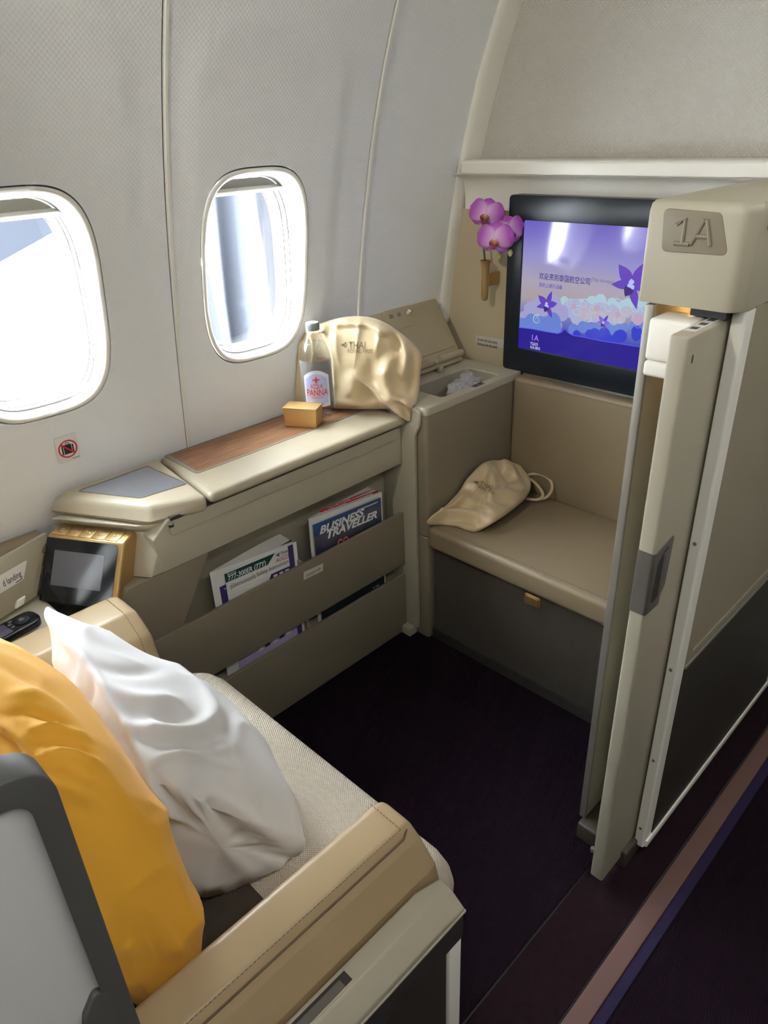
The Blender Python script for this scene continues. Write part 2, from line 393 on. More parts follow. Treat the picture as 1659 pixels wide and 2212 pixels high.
# windows
def window(n, yc, zc, shade_z):
    w_ = thing('window_%d' % n, (WX(zc)-.05, yc, zc-HH), kind='structure')
    def ring(a, b, off, e=3.4, dz=0, dy=0):
        out = []
        for k in range(NA):
            y, z = sup(2*math.pi*k/NA, a, b, e); z += zc+dz; y += yc+dy
            out.append((WX(zc) + (WX(z)-WX(zc))*(1 if off > -.03 else .35) + off + .011, y, z))
        return out
    MB().loft([ring(HW+.0005, HH+.0005, -.006), ring(HW-.003, HH-.003, -.006)], cap=False).build('dark_gap', M['gasket'], w_)
    MB().loft([ring(HW-.0035, HH-.0035, -.012), ring(HW-.0035, HH-.0035, .001), ring(HW-.007, HH-.007, .003), ring(HW-.012, HH-.012, .001), ring(HW-.018, HH-.018, -.008), ring(HW-.022, HH-.022, -.028)], cap=False).build('bezel', M['white'], w_, sharp=50)
    MB().loft([ring(HW-.022, HH-.022, -.0275), ring(HW-.023, HH-.024, -.047)], cap=False).build('inner_reveal', M['reveal'], w_)
    MB().loft([ring(HW-.023, HH-.024, -.047), ring(HW-.021, HH-.022, -.0475), ring(HW-.021, HH-.022, -.0505), ring(HW-.0235, HH-.025, -.051)], cap=False).build('shade_slot', M['slot'], w_)
    MB().loft([ring(HW-.0235, HH-.025, -.051), ring(HW-.0245, HH-.027, -.066)], cap=False).build('middle_reveal', M['reveal'], w_)
    MB().loft([ring(HW-.0245, HH-.027, -.066), ring(HW-.0225, HH-.025, -.0665), ring(HW-.0225, HH-.025, -.069), ring(HW-.0255, HH-.028, -.0695)], cap=False).build('reveal_groove', M['slot'], w_)
    MB().loft([ring(HW-.0255, HH-.028, -.0695), ring(HW-.028, HH-.031, -.108)], cap=False).build('outer_reveal', M['reveal'], w_)
    MB().loft([ring(HW-.028, HH-.031, -.108), ring(HW-.032, HH-.035, -.109)], cap=False).build('pane_seal', M['slot'], w_)
    mb = MB(); r1 = ring(HW-.0285, HH-.0315, -.1085); mb.add(r1, [tuple(range(NA))]); mb.build('inner_pane', M['pane'], w_)
    # frame outside so no light leaks past the reveal
    MB().loft([ring(HW-.029, HH-.032, -.112), ring(HW+.06, HH+.06, -.112)], cap=False).build('outer_frame', M['greyp'], w_)
    # pulled-up shade with its grip lip, curved like the wall
    def shade_row(z, off): return [(WX(zc)+(WX(z)-WX(zc))*.6 + off, yc+s*(HW-.0235)*min(1, (max(0, 1-abs((z-zc)/(HH-.0245))**3.4))**(1/3.4)), z) for s in np.linspace(-1, 1, 21)]
    zt = zc+HH-.027; rows = [shade_row(z, -.037) for z in np.linspace(zt, shade_z, 8)]
    rows += [shade_row(shade_z+.001, -.032), shade_row(shade_z+.004, -.024), shade_row(shade_z+.010, -.020), shade_row(shade_z+.014, -.026), shade_row(shade_z+.016, -.034)]
    MB().loft(rows, cap=False, closed=False).build('shade', M['shade'], w_, sharp=60)
    return w_
for i, (yc, zc) in enumerate(WIN): window(i+1, yc, zc, (1.37, 1.36, 1.372, 1.362, 1.366)[i])

# outside skin that keeps daylight out everywhere but the windows
sk = MB()
SKX = lambda z: WX(z)-.13
ys = [-2.6]
for yc, zc in WIN: ys += [yc-HW-.04, yc+HW+.04]
ys.append(2.1)
for i in range(0, len(ys)-1, 1):
    za = [(0-.1, ZTOP+.1)] if i % 2 == 0 else [(-.1, 1.19-HH-.04), (1.19+HH+.04, ZTOP+.1)]
    for z0, z1 in za:
        zs = np.linspace(z0, z1, 8)
        sk.loft([[(SKX(z), ys[i], z), (SKX(z), ys[i+1], z)] for z in zs], cap=False, closed=False)
tag(sk.build('trim_2', M['greyp'], weld=True), 'grey outer skin behind the sidewall panels', kind='structure')

# bulkhead ahead of the suite, corner trim
b_ = MB().box(-1.70, 2.3, 1.975, 2.0, 0, 2.35).build('wall_front', M['bulk'], base=(0, 1.97, 0)); tag(b_, 'grey dimpled bulkhead above the screen wall', kind='structure')
zs = np.linspace(.9, ZTOP, 50); prof = []
for z in zs:
    x = WX(z); prof.append([(x-.004, 1.892, z), (x+.005, 1.888, z), (x+.012, 1.893, z), (x+.015, 1.91, z), (x+.015, 1.975, z), (x-.004, 1.975, z)])
tag(MB().loft(prof).build('trim_3', M['white'], sharp=50), 'white curved corner strip where sidewall meets bulkhead', kind='structure')
tag(MB().box(-1.3, 2.3, -2.5, 2.0, 2.3, 2.34).build('ceiling', M['ceil']), kind='structure')
tag(MB().box(2.25, 2.29, -2.5, 2.0, 0, 2.34).build('wall_right', M['ceil']), kind='structure')
tag(MB().box(-1.75, 2.3, -2.54, -2.5, 0, 2.34).build('wall_back', M['ceil']), kind='structure')
tag(MB().prism([(-1.30, 2.34), (-1.75, 2.34), (-1.75, 2.19), (WX(2.2)-.01, 2.19), (-1.12, 2.30)], 1, -2.5, 2.0).build('trim_4', M['ceil']), kind='structure')

# cabin ceiling lights above the aisles (out of frame)
for x, y, wh in ((.45, -1.4, 'behind the seat, rearmost'), (.45, .2, 'beside the seat'), (.45, 1.5, 'by the bulkhead')):
    lt = thing('ceiling_light', (x, y, 2.27), 'long warm white ceiling light above the aisle ' + wh, 'ceiling light', 'cabin ceiling lights')
    MB().box(x-.17, x+.17, y-.62, y+.62, 2.28, 2.30).build('light_frame', M['white'], lt)
    MB().box(x-.15, x+.15, y-.6, y+.6, 2.272, 2.28).build('diffuser', M['lampglow'], lt)

# reading light over the seat (out of frame)
rl = thing('reading_light', (-.85, -.35, 2.24), 'small round reading light in the ceiling above the seat', 'reading light')
MB().lathe([(.045, .06), (.045, 0), (.030, -.004), (.028, .02)], (-.85, -.35, 2.24), 24, cap=False).build('lamp_housing', M['white'], rl)
ld_ = bpy.data.lights.new('reading_spot', 'SPOT'); ld_.energy = 36; ld_.spot_size = R_(62); ld_.spot_blend = .7; ld_.shadow_soft_size = .05; ld_.color = (1, .95, .84)
lo0 = bpy.data.objects.new('reading_spot', ld_); COL.objects.link(lo0); lo0.parent = rl; lo0.location = (0, 0, -.01)
lo0.rotation_euler = (Vector((-1.05, 1.9, 1.25)) - Vector((-.85, -.35, 2.23))).to_track_quat('-Z', 'Y').to_euler()

# boarding bridge outside
br = thing('boarding_bridge', (-2.9, 2.2, -1.2), 'blue grey pleated boarding bridge canopy outside the window', 'boarding bridge')
for i, (y, r, x) in enumerate(((1.50, .10, -2.6), (1.71, .05, -2.55), (1.98, .11, -2.6), (2.22, .12, -2.62), (2.47, .12, -2.6), (2.72, .13, -2.66), (2.97, .12, -2.6), (3.25, .15, -2.7))):
    path = [(x+.02*math.sin(3*z+i), y+.015*math.sin(4*z+2*i), z) for z in np.linspace(-1.2, 3.2, 24)]
    MB().tube(path, [r*(1+.06*math.sin(7*k+i)) for k in range(24)], 14).build('canopy_fold', M['bellows'], br)
bx_ = MB().slab([(-3.6, -1.5, .55), (-3.6, 1.18, 1.03), (-3.6, 1.46, 1.13), (-3.6, 1.62, 1.6), (-3.6, -1.5, 1.6)], (1, 0, 0), .3).build('bridge_roof', M['bellows'], br)

M['lid'] = mat('lid_plastic', S(168, 156, 128), .45)
# ================================================================== SCREEN WALL
YM = 1.88
sw = thing('screen_wall', (-1.0, 1.93, 0), 'beige covered wall panel with white cove and ledge behind the screen', 'wall panel')
zs = list(np.linspace(.36, 1.262, 20))
MB().prism([(-.42, .36), (-.42, 1.262)] + [(WX(z)+.012, z) for z in zs[::-1]], 1, YEND, 1.972).build('panel', M['panelcloth'], sw)
def cove_prof(x):  # concave white cove rising to the ledge
    return [(x, YEND-.004, 1.262), (x, YEND-.003, 1.275)] + [(x, 1.868+.058*math.cos(t), 1.288+.076*math.sin(t)) for t in np.linspace(0, math.pi/2, 14)] + [(x, 1.872, 1.3655)]
MB().loft([cove_prof(WX(1.33)+.012), cove_prof(-.42)], cap=False, closed=False).build('cove', M['white'], sw, sharp=60)
MB().prism([(1.866, 1.366), (1.972, 1.366), (1.972, 1.402), (1.874, 1.402), (1.866, 1.396)], 0, WX(1.39)+.028, -.42).build('ledge', M['white'], sw, bevel=.003)

# placard on the panel
pc_ = thing('placard', px(1058, 738, 1, YEND-.002), 'small white life vest and seat belt notice left of the screen', 'sign')
P = lambda x, y: px(x, y, 1, YEND-.001)
quadmesh([P(1027, 743), P(1091, 753), P(1092, 734), P(1028, 724)], 'sign_plate', M['clear_sticker'], pc_)
rx = Vector((1, 0, 0)); rz = Vector((0, 0, 1))
text('Life vest inside aisle armrest', P(1031, 735), rx, rz, .0145, M['darkprint'], pc_, width=.083, ext=.0006, bold=.01)
text('Fasten seat belt while seated', P(1031, 744), rx, rz, .0145, M['darkprint'], pc_, width=.083, ext=.0006, bold=.01)

# ------------------------------------------------------------------ television
tv = thing('television', (-1.0, 1.90, .80), 'large black framed television showing a violet welcome screen', 'television')
x0, x1, z0, z1 = -1.358, -.625, .797, 1.312
sx0, sx1, sz0, sz1 = -1.305, -.685, .872, 1.2455
o = fillet([(x0, z0), (x1, z0), (x1, z1), (x0, z1)], .014)
MB().prism(o, 1, 1.892, 1.929).build('housing', M['bezel'], tv, bevel=.003)
fr = MB()
inner = fillet([(sx0, sz0), (sx1, sz0), (sx1, sz1), (sx0, sz1)], .008)
n_ = len(inner)
fr.loft([[(p[0], 1.891, p[1]) for p in o], [(p[0], YM, p[1]) for p in o], [(p[0], YM, p[1]) for p in inner], [(p[0], YM+.006, p[1]) for p in inner]], cap=False)
fr.build('bezel', M['bezel'], tv, bevel=.0015)
def screen_mat():
    m = mat('welcome_screen', (.012, .012, .015, 1), .07, spec=.5); nt = m.node_tree; L = nt.links.new; b = nt.nodes['Principled BSDF']
    tc = nt.nodes.new('ShaderNodeTexCoord'); sp = nt.nodes.new('ShaderNodeSeparateXYZ'); L(tc.outputs['Object'], sp.inputs[0])
    mr = nt.nodes.new('ShaderNodeMapRange'); mr.inputs[1].default_value = sz0-.80; mr.inputs[2].default_value = sz1-.80; L(sp.outputs['Z'], mr.inputs[0])
    cr = nt.nodes.new('ShaderNodeValToRGB'); e = cr.color_ramp.elements
    e[0].position = 0; e[0].color = S(44, 36, 140); e[1].position = 1; e[1].color = S(112, 100, 196)
    for p, c in ((.13, S(36, 28, 138)), (.16, S(58, 62, 190)), (.30, S(120, 132, 190)), (.42, S(176, 164, 168)), (.55, S(176, 168, 186)), (.75, S(150, 146, 208)), (.9, S(126, 116, 204))):
        k = e.new(p); k.color = c
    L(mr.outputs[0], cr.inputs[0]); L(cr.outputs[0], b.inputs['Emission Color']); b.inputs['Emission Strength'].default_value = .46
    return m
sc = MB().box(sx0-.004, sx1+.004, YM+.0055, YM+.009, sz0-.004, sz1+.004).build('screen', screen_mat(), tv)
PS = lambda x, y, e=0: px(x, y, 1, YM+.0052-e)
def art(pts3, name, m, e):
    q = [Vector((p[0], YM+.0052-e, p[2])) for p in pts3]
    return MB().slab(q, (0, -1, 0), .0003).build(name, m, sc)
EM = {k: emis_mat('screen_'+k, S(*c), .5) for k, c in dict(teal=(172, 200, 212), peach=(184, 174, 192), lilac=(160, 160, 204), mist=(168, 176, 208), blue=(52, 62, 200), sky=(104, 130, 208), navy=(40, 28, 142), petal=(98, 66, 186), petal2=(124, 100, 214), dark=(64, 44, 120), glow=(176, 190, 250), txt=(66, 48, 140), grey=(120, 108, 130), lav=(176, 134, 250), white=(226, 226, 250), edge=(96, 92, 230), rose=(186, 160, 190)).items()}
def disc(x, y, r, m, e, name='cloud', ry=None):
    c = PS(x, y); k = .00142
    q = [(c.x + r*k*math.cos(t), 0, c.z + (ry or r)*k*math.sin(t)) for t in np.linspace(0, 2*math.pi, 20, endpoint=False)]
    q = [p for p in q]
    for i, p in enumerate(q):   # stay on the screen
        q[i] = (min(max(p[0], sx0+.001), sx1-.001), 0, max(p[2], sz0+.001))
    return art(q, name, m, e)
def swirl(x, y, r, m, e, turns=1.6, w_=.3, flip=1):
    c = PS(x, y); k = .00142; a, b = [], []
    for t in np.linspace(0, turns*2*math.pi, 34):
        rr = r*k*(1-.86*t/(turns*2*math.pi)); ww = w_*rr
        a.append(Vector((c.x+flip*rr*math.cos(t+1), YM+.0052-e, c.z+rr*math.sin(t+1)))); b.append(Vector((c.x+flip*(rr-ww)*math.cos(t+1), YM+.0052-e, c.z+(rr-ww)*math.sin(t+1))))
    mb = MB(); mb.loft([a, b], cap=False, closed=False); return mb.build('swirl', m, sc)
e = .0004
random.seed(3)
for (xs_, ys_, n, rr, mm) in (((1210, 1500), (646, 664), 40, (7, 13), 'teal'), ((1195, 1500), (662, 690), 44, (9, 17), 'mist'), ((1240, 1480), (668, 692), 20, (7, 13), 'peach'), ((1125, 1215), (655, 705), 20, (10, 20), 'lilac'), ((1125, 1215), (690, 712), 12, (10, 18), 'sky'), ((1220, 1500), (700, 716), 24, (8, 14), 'sky'), ((1235, 1500), (712, 732), 22, (8, 14), 'blue')):
    for _ in range(n):
        x_ = random.uniform(*xs_); y_ = random.uniform(*ys_) + (x_-1200)*.02
        disc(x_, y_, random.uniform(*rr), EM[mm], e); e += .000004
for (x_, y_, r) in ((1232, 655, 10), (1247, 672, 13), (1262, 656, 11), (1280, 668, 13), (1297, 655, 11), (1316, 664, 12), (1334, 656, 11), (1350, 672, 12), (1270, 688, 11), (1300, 686, 10), (1332, 690, 11), (1372, 664, 13), (1397, 664, 15), (1414, 692, 13), (1380, 700, 12), (1160, 690, 12), (1198, 700, 11), (1140, 700, 12), (1440, 670, 13), (1455, 700, 12)):
    swirl(x_, y_, r, EM['teal' if y_ < 698 else 'sky'], e, w_=.2, flip=random.choice((1, -1))); e += .000006
for (x_, y_, r) in ((1240, 662, 6), (1290, 665, 7), (1378, 690, 11), (1335, 680, 6), (1405, 672, 7)): disc(x_, y_, r, EM['rose'], e); e += .000006
# bottom band of the screen with its curved upper edge
band = [(1118, 707), (1150, 711), (1180, 717), (1205, 721), (1214, 718), (1221, 711), (1226, 718), (1238, 725), (1262, 729), (1300, 737), (1345, 744), (1395, 752), (1440, 760)]
top = [PS(*p) for p in band]; top[0].x = sx0; 
top.append(Vector((sx1, 0, top[-1].z-.003)))
art([(sx0, 0, sz0), (sx1, 0, sz0)] + [(p.x, 0, p.z) for p in top[::-1]], 'screen_band', EM['navy'], .0014)
mb = MB(); mb.loft([[Vector((p.x, YM+.0036, p.z)) for p in top], [Vector((p.x, YM+.0036, p.z+.0022)) for p in top]], cap=False, closed=False); mb.build('band_edge', EM['edge'], sc)
# orchids drawn on the screen
def petal2d(c, ang, L_, W_, m, e_):
    q = []
    for t in np.linspace(0, 1, 12): q.append((t*L_, W_*math.sin(math.pi*t**.8)))
    q += [(t*L_, -W_*math.sin(math.pi*t**.8)) for t in np.linspace(.95, .05, 10)]
    ca, sa = math.cos(R_(ang)), math.sin(R_(ang))
    art([(c.x+ca*a-sa*b, 0, c.z+sa*a+ca*b) for a, b in q], 'petal_drawing', m, e_)
for cx, cy, k, rot in ((1365, 615, 1.0, 0), (1182, 659, .62, 10), (1304, 697, .36, 0)):
    c = PS(cx, cy)
    for j, (a, l, w_) in enumerate(((132, .066, .017), (62, .072, .013), (5, .058, .016), (-70, .066, .012), (185, .060, .012))):
        petal2d(c, a+rot, l*k, w_*k, EM['petal' if j % 2 else 'petal2'] if k < .5 else EM['petal'], .0016+j*.00003)
    petal2d(c, -115+rot, .036*k, .014*k, EM['dark'], .0018)
    petal2d(c, 100+rot, .016*k, .008*k, EM['glow'], .0019); petal2d(c, -60+rot, .014*k, .006*k, EM['glow'], .0019); petal2d(c, 200, .014*k, .006*k, EM['glow'], .0019)
def stext(s, x_, y_, size, m, width=None, bold=0, name='lettering'):
    p = PS(x_, y_); text(s, (p.x, YM+.0052-.002, p.z), rx, rz, size, EM[m], sc, width=width, bold=bold, ext=.0002, name=name)
stext('欢迎来到泰国航空公司', 1165, 601, .0205, 'txt', width=(PS(1276, 603).x-PS(1165, 603).x), bold=.01)
stext('(Thai Airways)', 1277, 607, .0145, 'grey', width=(PS(1327, 610).x-PS(1277, 610).x))
stext('您机上娱乐设备', 1165, 618, .0135, 'petal', width=(PS(1216, 612).x-PS(1165, 612).x), bold=.01)
stext('1A', 1147, 734, .0255, 'lav', width=.024)
stext('TG623', 1146, 744, .0125, 'white', width=.0275)
stext('KIX-BKK', 1146, 752, .0125, 'white', width=.036)

# ------------------------------------------------------------------ vase and orchid
VB = px(1048, 650, 1, 1.868); VT = px(1048, 562, 1, 1.868); vx = (VB.x+VT.x)/2; H_ = VT.z-VB.z
va = thing('bud_vase', (vx, 1.868, VB.z), 'slim brass wall vase beside the television', 'vase')
pr = [(.0001, 0), (.006, .001), (.0095, .006), (.0112, .018), (.0115, .05), (.0108, H_*.6), (.0115, H_*.75), (.0135, H_*.88), (.0165, H_*.98), (.0172, H_), (.0160, H_), (.0125, H_*.9), (.010, H_*.8)]
MB().lathe(pr, (vx, 1.868, VB.z), 24, cap=False).build('vessel', M['gold'], va)
MB().box(vx-.002, vx+.011, 1.874, YEND-.0005, VB.z+.045, VB.z+.082).build('bracket', M['gold'], va, bevel=.0015)

def petal_mat(nm, edge, mid):
    m = mat(nm, edge, .5, sheen=.3); nt = m.node_tree; L = nt.links.new
    a = nt.nodes.new('ShaderNodeAttribute'); a.attribute_name = 'u'
    cr = nt.nodes.new('ShaderNodeValToRGB'); cr.color_ramp.elements[0].color = mid; cr.color_ramp.elements[1].color = edge; cr.color_ramp.elements[0].position = .05; cr.color_ramp.elements[1].position = .75
    L(a.outputs['Fac'], cr.inputs[0]); L(cr.outputs[0], nt.nodes['Principled BSDF'].inputs['Base Color']); return m
M['petal'] = petal_mat('orchid_petal', S(168, 72, 178), S(222, 178, 220))
M['lip'] = petal_mat('orchid_lip', S(126, 26, 72), S(206, 160, 60))
og = thing('orchid_spray', (vx, 1.868, VT.z), 'purple orchid spray with three blooms and two buds in brass vase', 'flower')
F1, F2, F3 = px(1050, 464, 1, 1.835), px(1069, 517, 1, 1.795), px(1101, 501, 1, 1.843)
def stem(pts, r): MB().tube([Vector(p) for p in spline(pts, 6)], r, 8).build('stem', M['stem'], og)
stem([(vx, 1.868, VT.z-.03), px(1046, 548, 1, 1.868), px(1041, 505, 1, 1.866), px(1046, 478, 1, 1.858), F1+Vector((0, .012, 0))], .0032)
stem([px(1042, 515, 1, 1.866), px(1056, 522, 1, 1.85), F2+Vector((0, .012, 0))], .002)
stem([F2+Vector((0, .012, 0)), px(1085, 520, 1, 1.85), F3+Vector((0, .012, 0))], .002)
stem([F2+Vector((.004, .012, -.01)), px(1082, 533, 1, 1.842), px(1094, 535, 1, 1.84), px(1100, 540, 1, 1.84)], .0014)
stem([px(1079, 533, 1, 1.842), px(1080, 538, 1, 1.842), px(1080, 545, 1, 1.842)], .0013)
def petal(c, n, upv, ang, L_, W_, cup, mt, parent, name='petal', z0=0, shp=.62):
    n = Vector(n).normalized(); upv = (Vector(upv)-n*Vector(upv).dot(n)).normalized(); rgt = upv.cross(n)
    d = rgt*math.cos(R_(ang)) + upv*math.sin(R_(ang)); s = n.cross(d)
    NU, NV = 9, 8; base = Vector(parent['_b']); vv = []; ff = []; us = []
    for i in range(NU+1):
        t = i/NU; wd = W_*math.sin(math.pi*min(1, max(.02, .06+.94*t))**shp)*(1 if t < .999 else .0)
        pk = .62 if shp < .6 else .55
        wd = W_*math.sqrt(max(.0, 1-((t-pk)/(1.0001-pk))**2)) if t > pk else W_*(.22+.78*math.sqrt(max(0, 1-((pk-t)/pk)**2)))
        for j in range(NV+1):
            q = -1+2*j/NV
            hgt = cup*(t**2)*-1 + .25*W_*(q*q)*(-.6) + .0015*math.sin(5*q+7*t+ang)*t
            vv.append(Vector(c) + d*(t*L_) + s*(q*wd) + n*(hgt+z0+.004*(1-t)) - base); us.append(max(t, abs(q)*.7*t+.3*t))
    for i in range(NU):
        for j in range(NV):
            a = i*(NV+1)+j; ff.append((a, a+1, a+NV+2, a+NV+1))
    me = bpy.data.meshes.new(name); me.from_pydata([tuple(p) for p in vv], [], ff)
    at = me.attributes.new('u', 'FLOAT', 'POINT')
    for i, u_ in enumerate(us): at.data[i].value = u_
    for p in me.polygons: p.use_smooth = True
    me.materials.append(mt); o_ = link(name, me, parent, base)
    md = o_.modifiers.new('thickness', 'SOLIDIFY'); md.thickness = .0007
    return o_
for c, n, roll, k in ((F1, (.45, -.85, .05), -16, 1.0), (F2, (.42, -.88, -.02), -4, 1.02), (F3, (.85, -.50, -.05), 8, .95)):
    n = Vector(n).normalized()
    fb = MB().lathe([(.0002, 0), (.003, .001), (.0035, .004), (.002, .008), (.0002, .009)], (0, 0, 0), 10)
    q = n.to_track_quat('Z', 'Y'); fb.v = [tuple(Vector(c)+n*.004+(q @ Vector(p))) for p in fb.v]
    fo = fb.build('flower', M['petal'], og)
    upv = (0, 0, 1)
    petal(c, n, upv, 92+roll, .046*k, .0215*k, .004, M['petal'], fo, z0=-.002, shp=.7)
    petal(c, n, upv, 215+roll, .046*k, .0185*k, .008, M['petal'], fo, z0=-.002, shp=.7)
    petal(c, n, upv, -38+roll, .046*k, .0185*k, .008, M['petal'], fo, z0=-.002, shp=.7)
    petal(c, n, upv, 168+roll, .054*k, .032*k, .006, M['petal'], fo, z0=.001, shp=.55)
    petal(c, n, upv, 20+roll, .054*k, .032*k, .006, M['petal'], fo, z0=.001, shp=.55)
    petal(c, n, upv, -88+roll, .026*k, .010*k, -.010, M['lip'], fo, 'lip', z0=.005, shp=.5)
    petal(c, n, upv, -50+roll, .017*k, .007*k, -.014, M['lip'], fo, 'lip', z0=.005)
    petal(c, n, upv, -130+roll, .017*k, .007*k, -.014, M['lip'], fo, 'lip', z0=.005)
for (x_, y_, rr) in ((1079, 552, .0072), (1102, 546, .0075)):
    c = px(x_, y_, 1, 1.842)
    MB().lathe([(.0002, -1.5*rr), (rr*.45, -1.3*rr), (rr*.85, -.5*rr), (rr, .2*rr), (rr*.7, .9*rr), (.0012, 1.3*rr)], c, 12, cap=False).build('bud', M['bud'], og)

# ------------------------------------------------------------------ ottoman and its backrest pad
ot = thing('ottoman', (-.94, 1.63, 0), 'taupe leather topped ottoman bench with dark fabric base', 'ottoman')
MB().box(-1.282, -.60, 1.452, 1.835, .0, .349).build('base', M['fabricdk'], ot, bevel=.004)
MB().box(-1.284, -.60, 1.447, 1.453, .0, .035).build('kick_strip', M['darkband'], ot)
cu = MB().box(-1.287, -.60, 1.425, 1.8365, .350, .424).build('cushion', M['leather2'], ot, bevel=.018, segs=5)
MB().tube([(-1.265, 1.434, .417), (-.62, 1.434, .417)], .0014, 6).build('piping', M['piping'], cu)
def stitches(pts, name, parent, step=.0062, ln=.0038, r=.0006, m=None):
    mb = MB(); pts = [Vector(p) for p in pts]; carry = 0
    for a, b in zip(pts[:-1], pts[1:]):
        d = (b-a); L_ = d.length
        if L_ < 1e-6: continue
        d.normalize(); s_ = carry
        while s_ < L_:
            q = d.orthogonal().normalized()*r; q2 = d.cross(q)
            A, B = a+d*s_, a+d*(s_+ln); mb.loft([[A+q, A+q2, A-q, A-q2], [B+q, B+q2, B-q, B-q2]]); s_ += step
        carry = s_-L_
    o_ = mb.build(name, m or M['stitch'], parent, smooth=False); o_['kind'] = 'stuff'; return o_
stitches([(-1.265, 1.446, .4245), (-.62, 1.446, .4245)], 'stitching', cu); stitches([(-1.265, 1.4275, .402), (-.62, 1.4275, .402)], 'stitching', cu)
c = px(1152, 1296, 1, 1.452)
la = MB().prism(fillet([(c.x-.026, c.z-.018), (c.x+.026, c.z-.018), (c.x+.026, c.z+.018), (c.x-.026, c.z+.018)], .008), 1, 1.4455, 1.453).build('latch', M['gold'], ot, bevel=.0015)
MB().prism(fillet([(c.x-.022, c.z-.012), (c.x+.022, c.z-.012), (c.x+.022, c.z+.014), (c.x-.022, c.z+.014)], .006), 1, 1.441, 1.4465).build('latch_button', M['gold'], la, bevel=.0015)
bp = thing('backrest_pad', (-.94, 1.87, .40), 'taupe leather backrest pad under the television', 'cushion')
pad = MB().box(-1.286, -.60, 1.838, 1.888, .400, .792).build('pad', M['leather2'], bp, bevel=.012, segs=4)
stitches([(-1.27, 1.8375, .778), (-.62, 1.8375, .778)], 'stitching', pad)
MB().tube([(-1.275, 1.845, .787), (-.62, 1.845, .787)], .0016, 6).build('piping', M['piping'], pad)
MB().box(-1.286, -.60, 1.890, 1.928, .755, .795).build('ledge', M['silver'], bp, bevel=.003)

# ------------------------------------------------------------------ side locker with open bin
lk = thing('side_locker', (-1.45, 1.64, 0), 'taupe side locker with open bin beside the ottoman', 'locker')
ox = [(-1.318, 1.535), (-1.318, 1.815), (-1.452, 1.815), (-1.452, 1.535)]
bi = fillet(ox, .018)
bo = fillet([(-1.287, 1.432), (-1.287, 1.886), (-1.625, 1.886), (-1.625, 1.432)], [.014, .004, .004, .014])
lo = MB(); nn = len(bi); no = len(bo)
# body walls
lo.loft([[(p[0], p[1], .385) for p in bo], [(p[0], p[1], .775) for p in bo]], cap=False).build('body', M['taupe'], lk, sharp=40)
lo = MB(); lo.loft([[(p[0], p[1], .0) for p in bo], [(p[0], p[1], .380) for p in bo]]).build('lower_body', M['taupe'], lk, bevel=.004)
# rim with the opening (quad strip between outlines of equal count)
def resample(poly, n):
    P_ = [Vector((p[0], p[1])) for p in poly]; L_ = [0]
    for i in range(len(P_)): L_.append(L_[-1] + (P_[(i+1) % len(P_)]-P_[i]).length)
    out = []
    for k in range(n):
        s_ = L_[-1]*k/n; i = max(j for j in range(len(P_)) if L_[j] <= s_ + 1e-9); t_ = (s_-L_[i])/max(1e-9, L_[i+1]-L_[i])
        out.append(P_[i].lerp(P_[(i+1) % len(P_)], t_))
    return out
NB = 120
def rad_outline(poly, c, n):
    out = []; P_ = [Vector((p[0], p[1])) for p in poly]
    for k in range(n):
        a = 2*math.pi*k/n; d = Vector((math.cos(a), math.sin(a))); best = None
        for i in range(len(P_)):
            A, B = P_[i], P_[(i+1) % len(P_)]; e_ = B-A; den = d.x*e_.y-d.y*e_.x
            if abs(den) < 1e-12: continue
            t_ = ((A.x-c.x)*e_.y-(A.y-c.y)*e_.x)/den; u_ = ((A.x-c.x)*d.y-(A.y-c.y)*d.x)/den
            if t_ > 0 and -1e-6 <= u_ <= 1+1e-6: best = t_ if best is None else min(best, t_)
        out.append(c + d*best)
    return out
cc = Vector((-1.385, 1.675))
ro = rad_outline(bo, cc, NB*2); ri = rad_outline(bi, cc, NB*2)
ro2 = [cc + (p-cc)*.994 for p in ro]
bi2 = [cc + (p-cc)*.97 for p in ri]
MB().loft([[(p.x, p.y, .776) for p in ro], [(p.x, p.y, .794) for p in ro], [(p.x, p.y, .798) for p in ro2], [(p.x, p.y, .798) for p in ri], [(p.x, p.y, .794) for p in bi2]], cap=False).build('rim', M['cream'], lk, sharp=40)
mb = MB(); mb.loft([[(p.x, p.y, .795) for p in bi2], [(cc.x+(p.x-cc.x)*.93, cc.y+(p.y-cc.y)*.95, .64) for p in ri]], cap=False)
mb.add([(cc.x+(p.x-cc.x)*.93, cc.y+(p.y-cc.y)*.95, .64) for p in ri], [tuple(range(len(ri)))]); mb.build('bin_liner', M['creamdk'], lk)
MB().box(-1.3155, -1.300, 1.665, 1.712, .7975, .8005).build('latch_plate', M['greyp'], lk, bevel=.001)
MB().box(-1.312, -1.305, 1.670, 1.684, .8, .802).box(-1.312, -1.305, 1.692, 1.706, .8, .802).build('latch_slot', M['gasket'], lk)
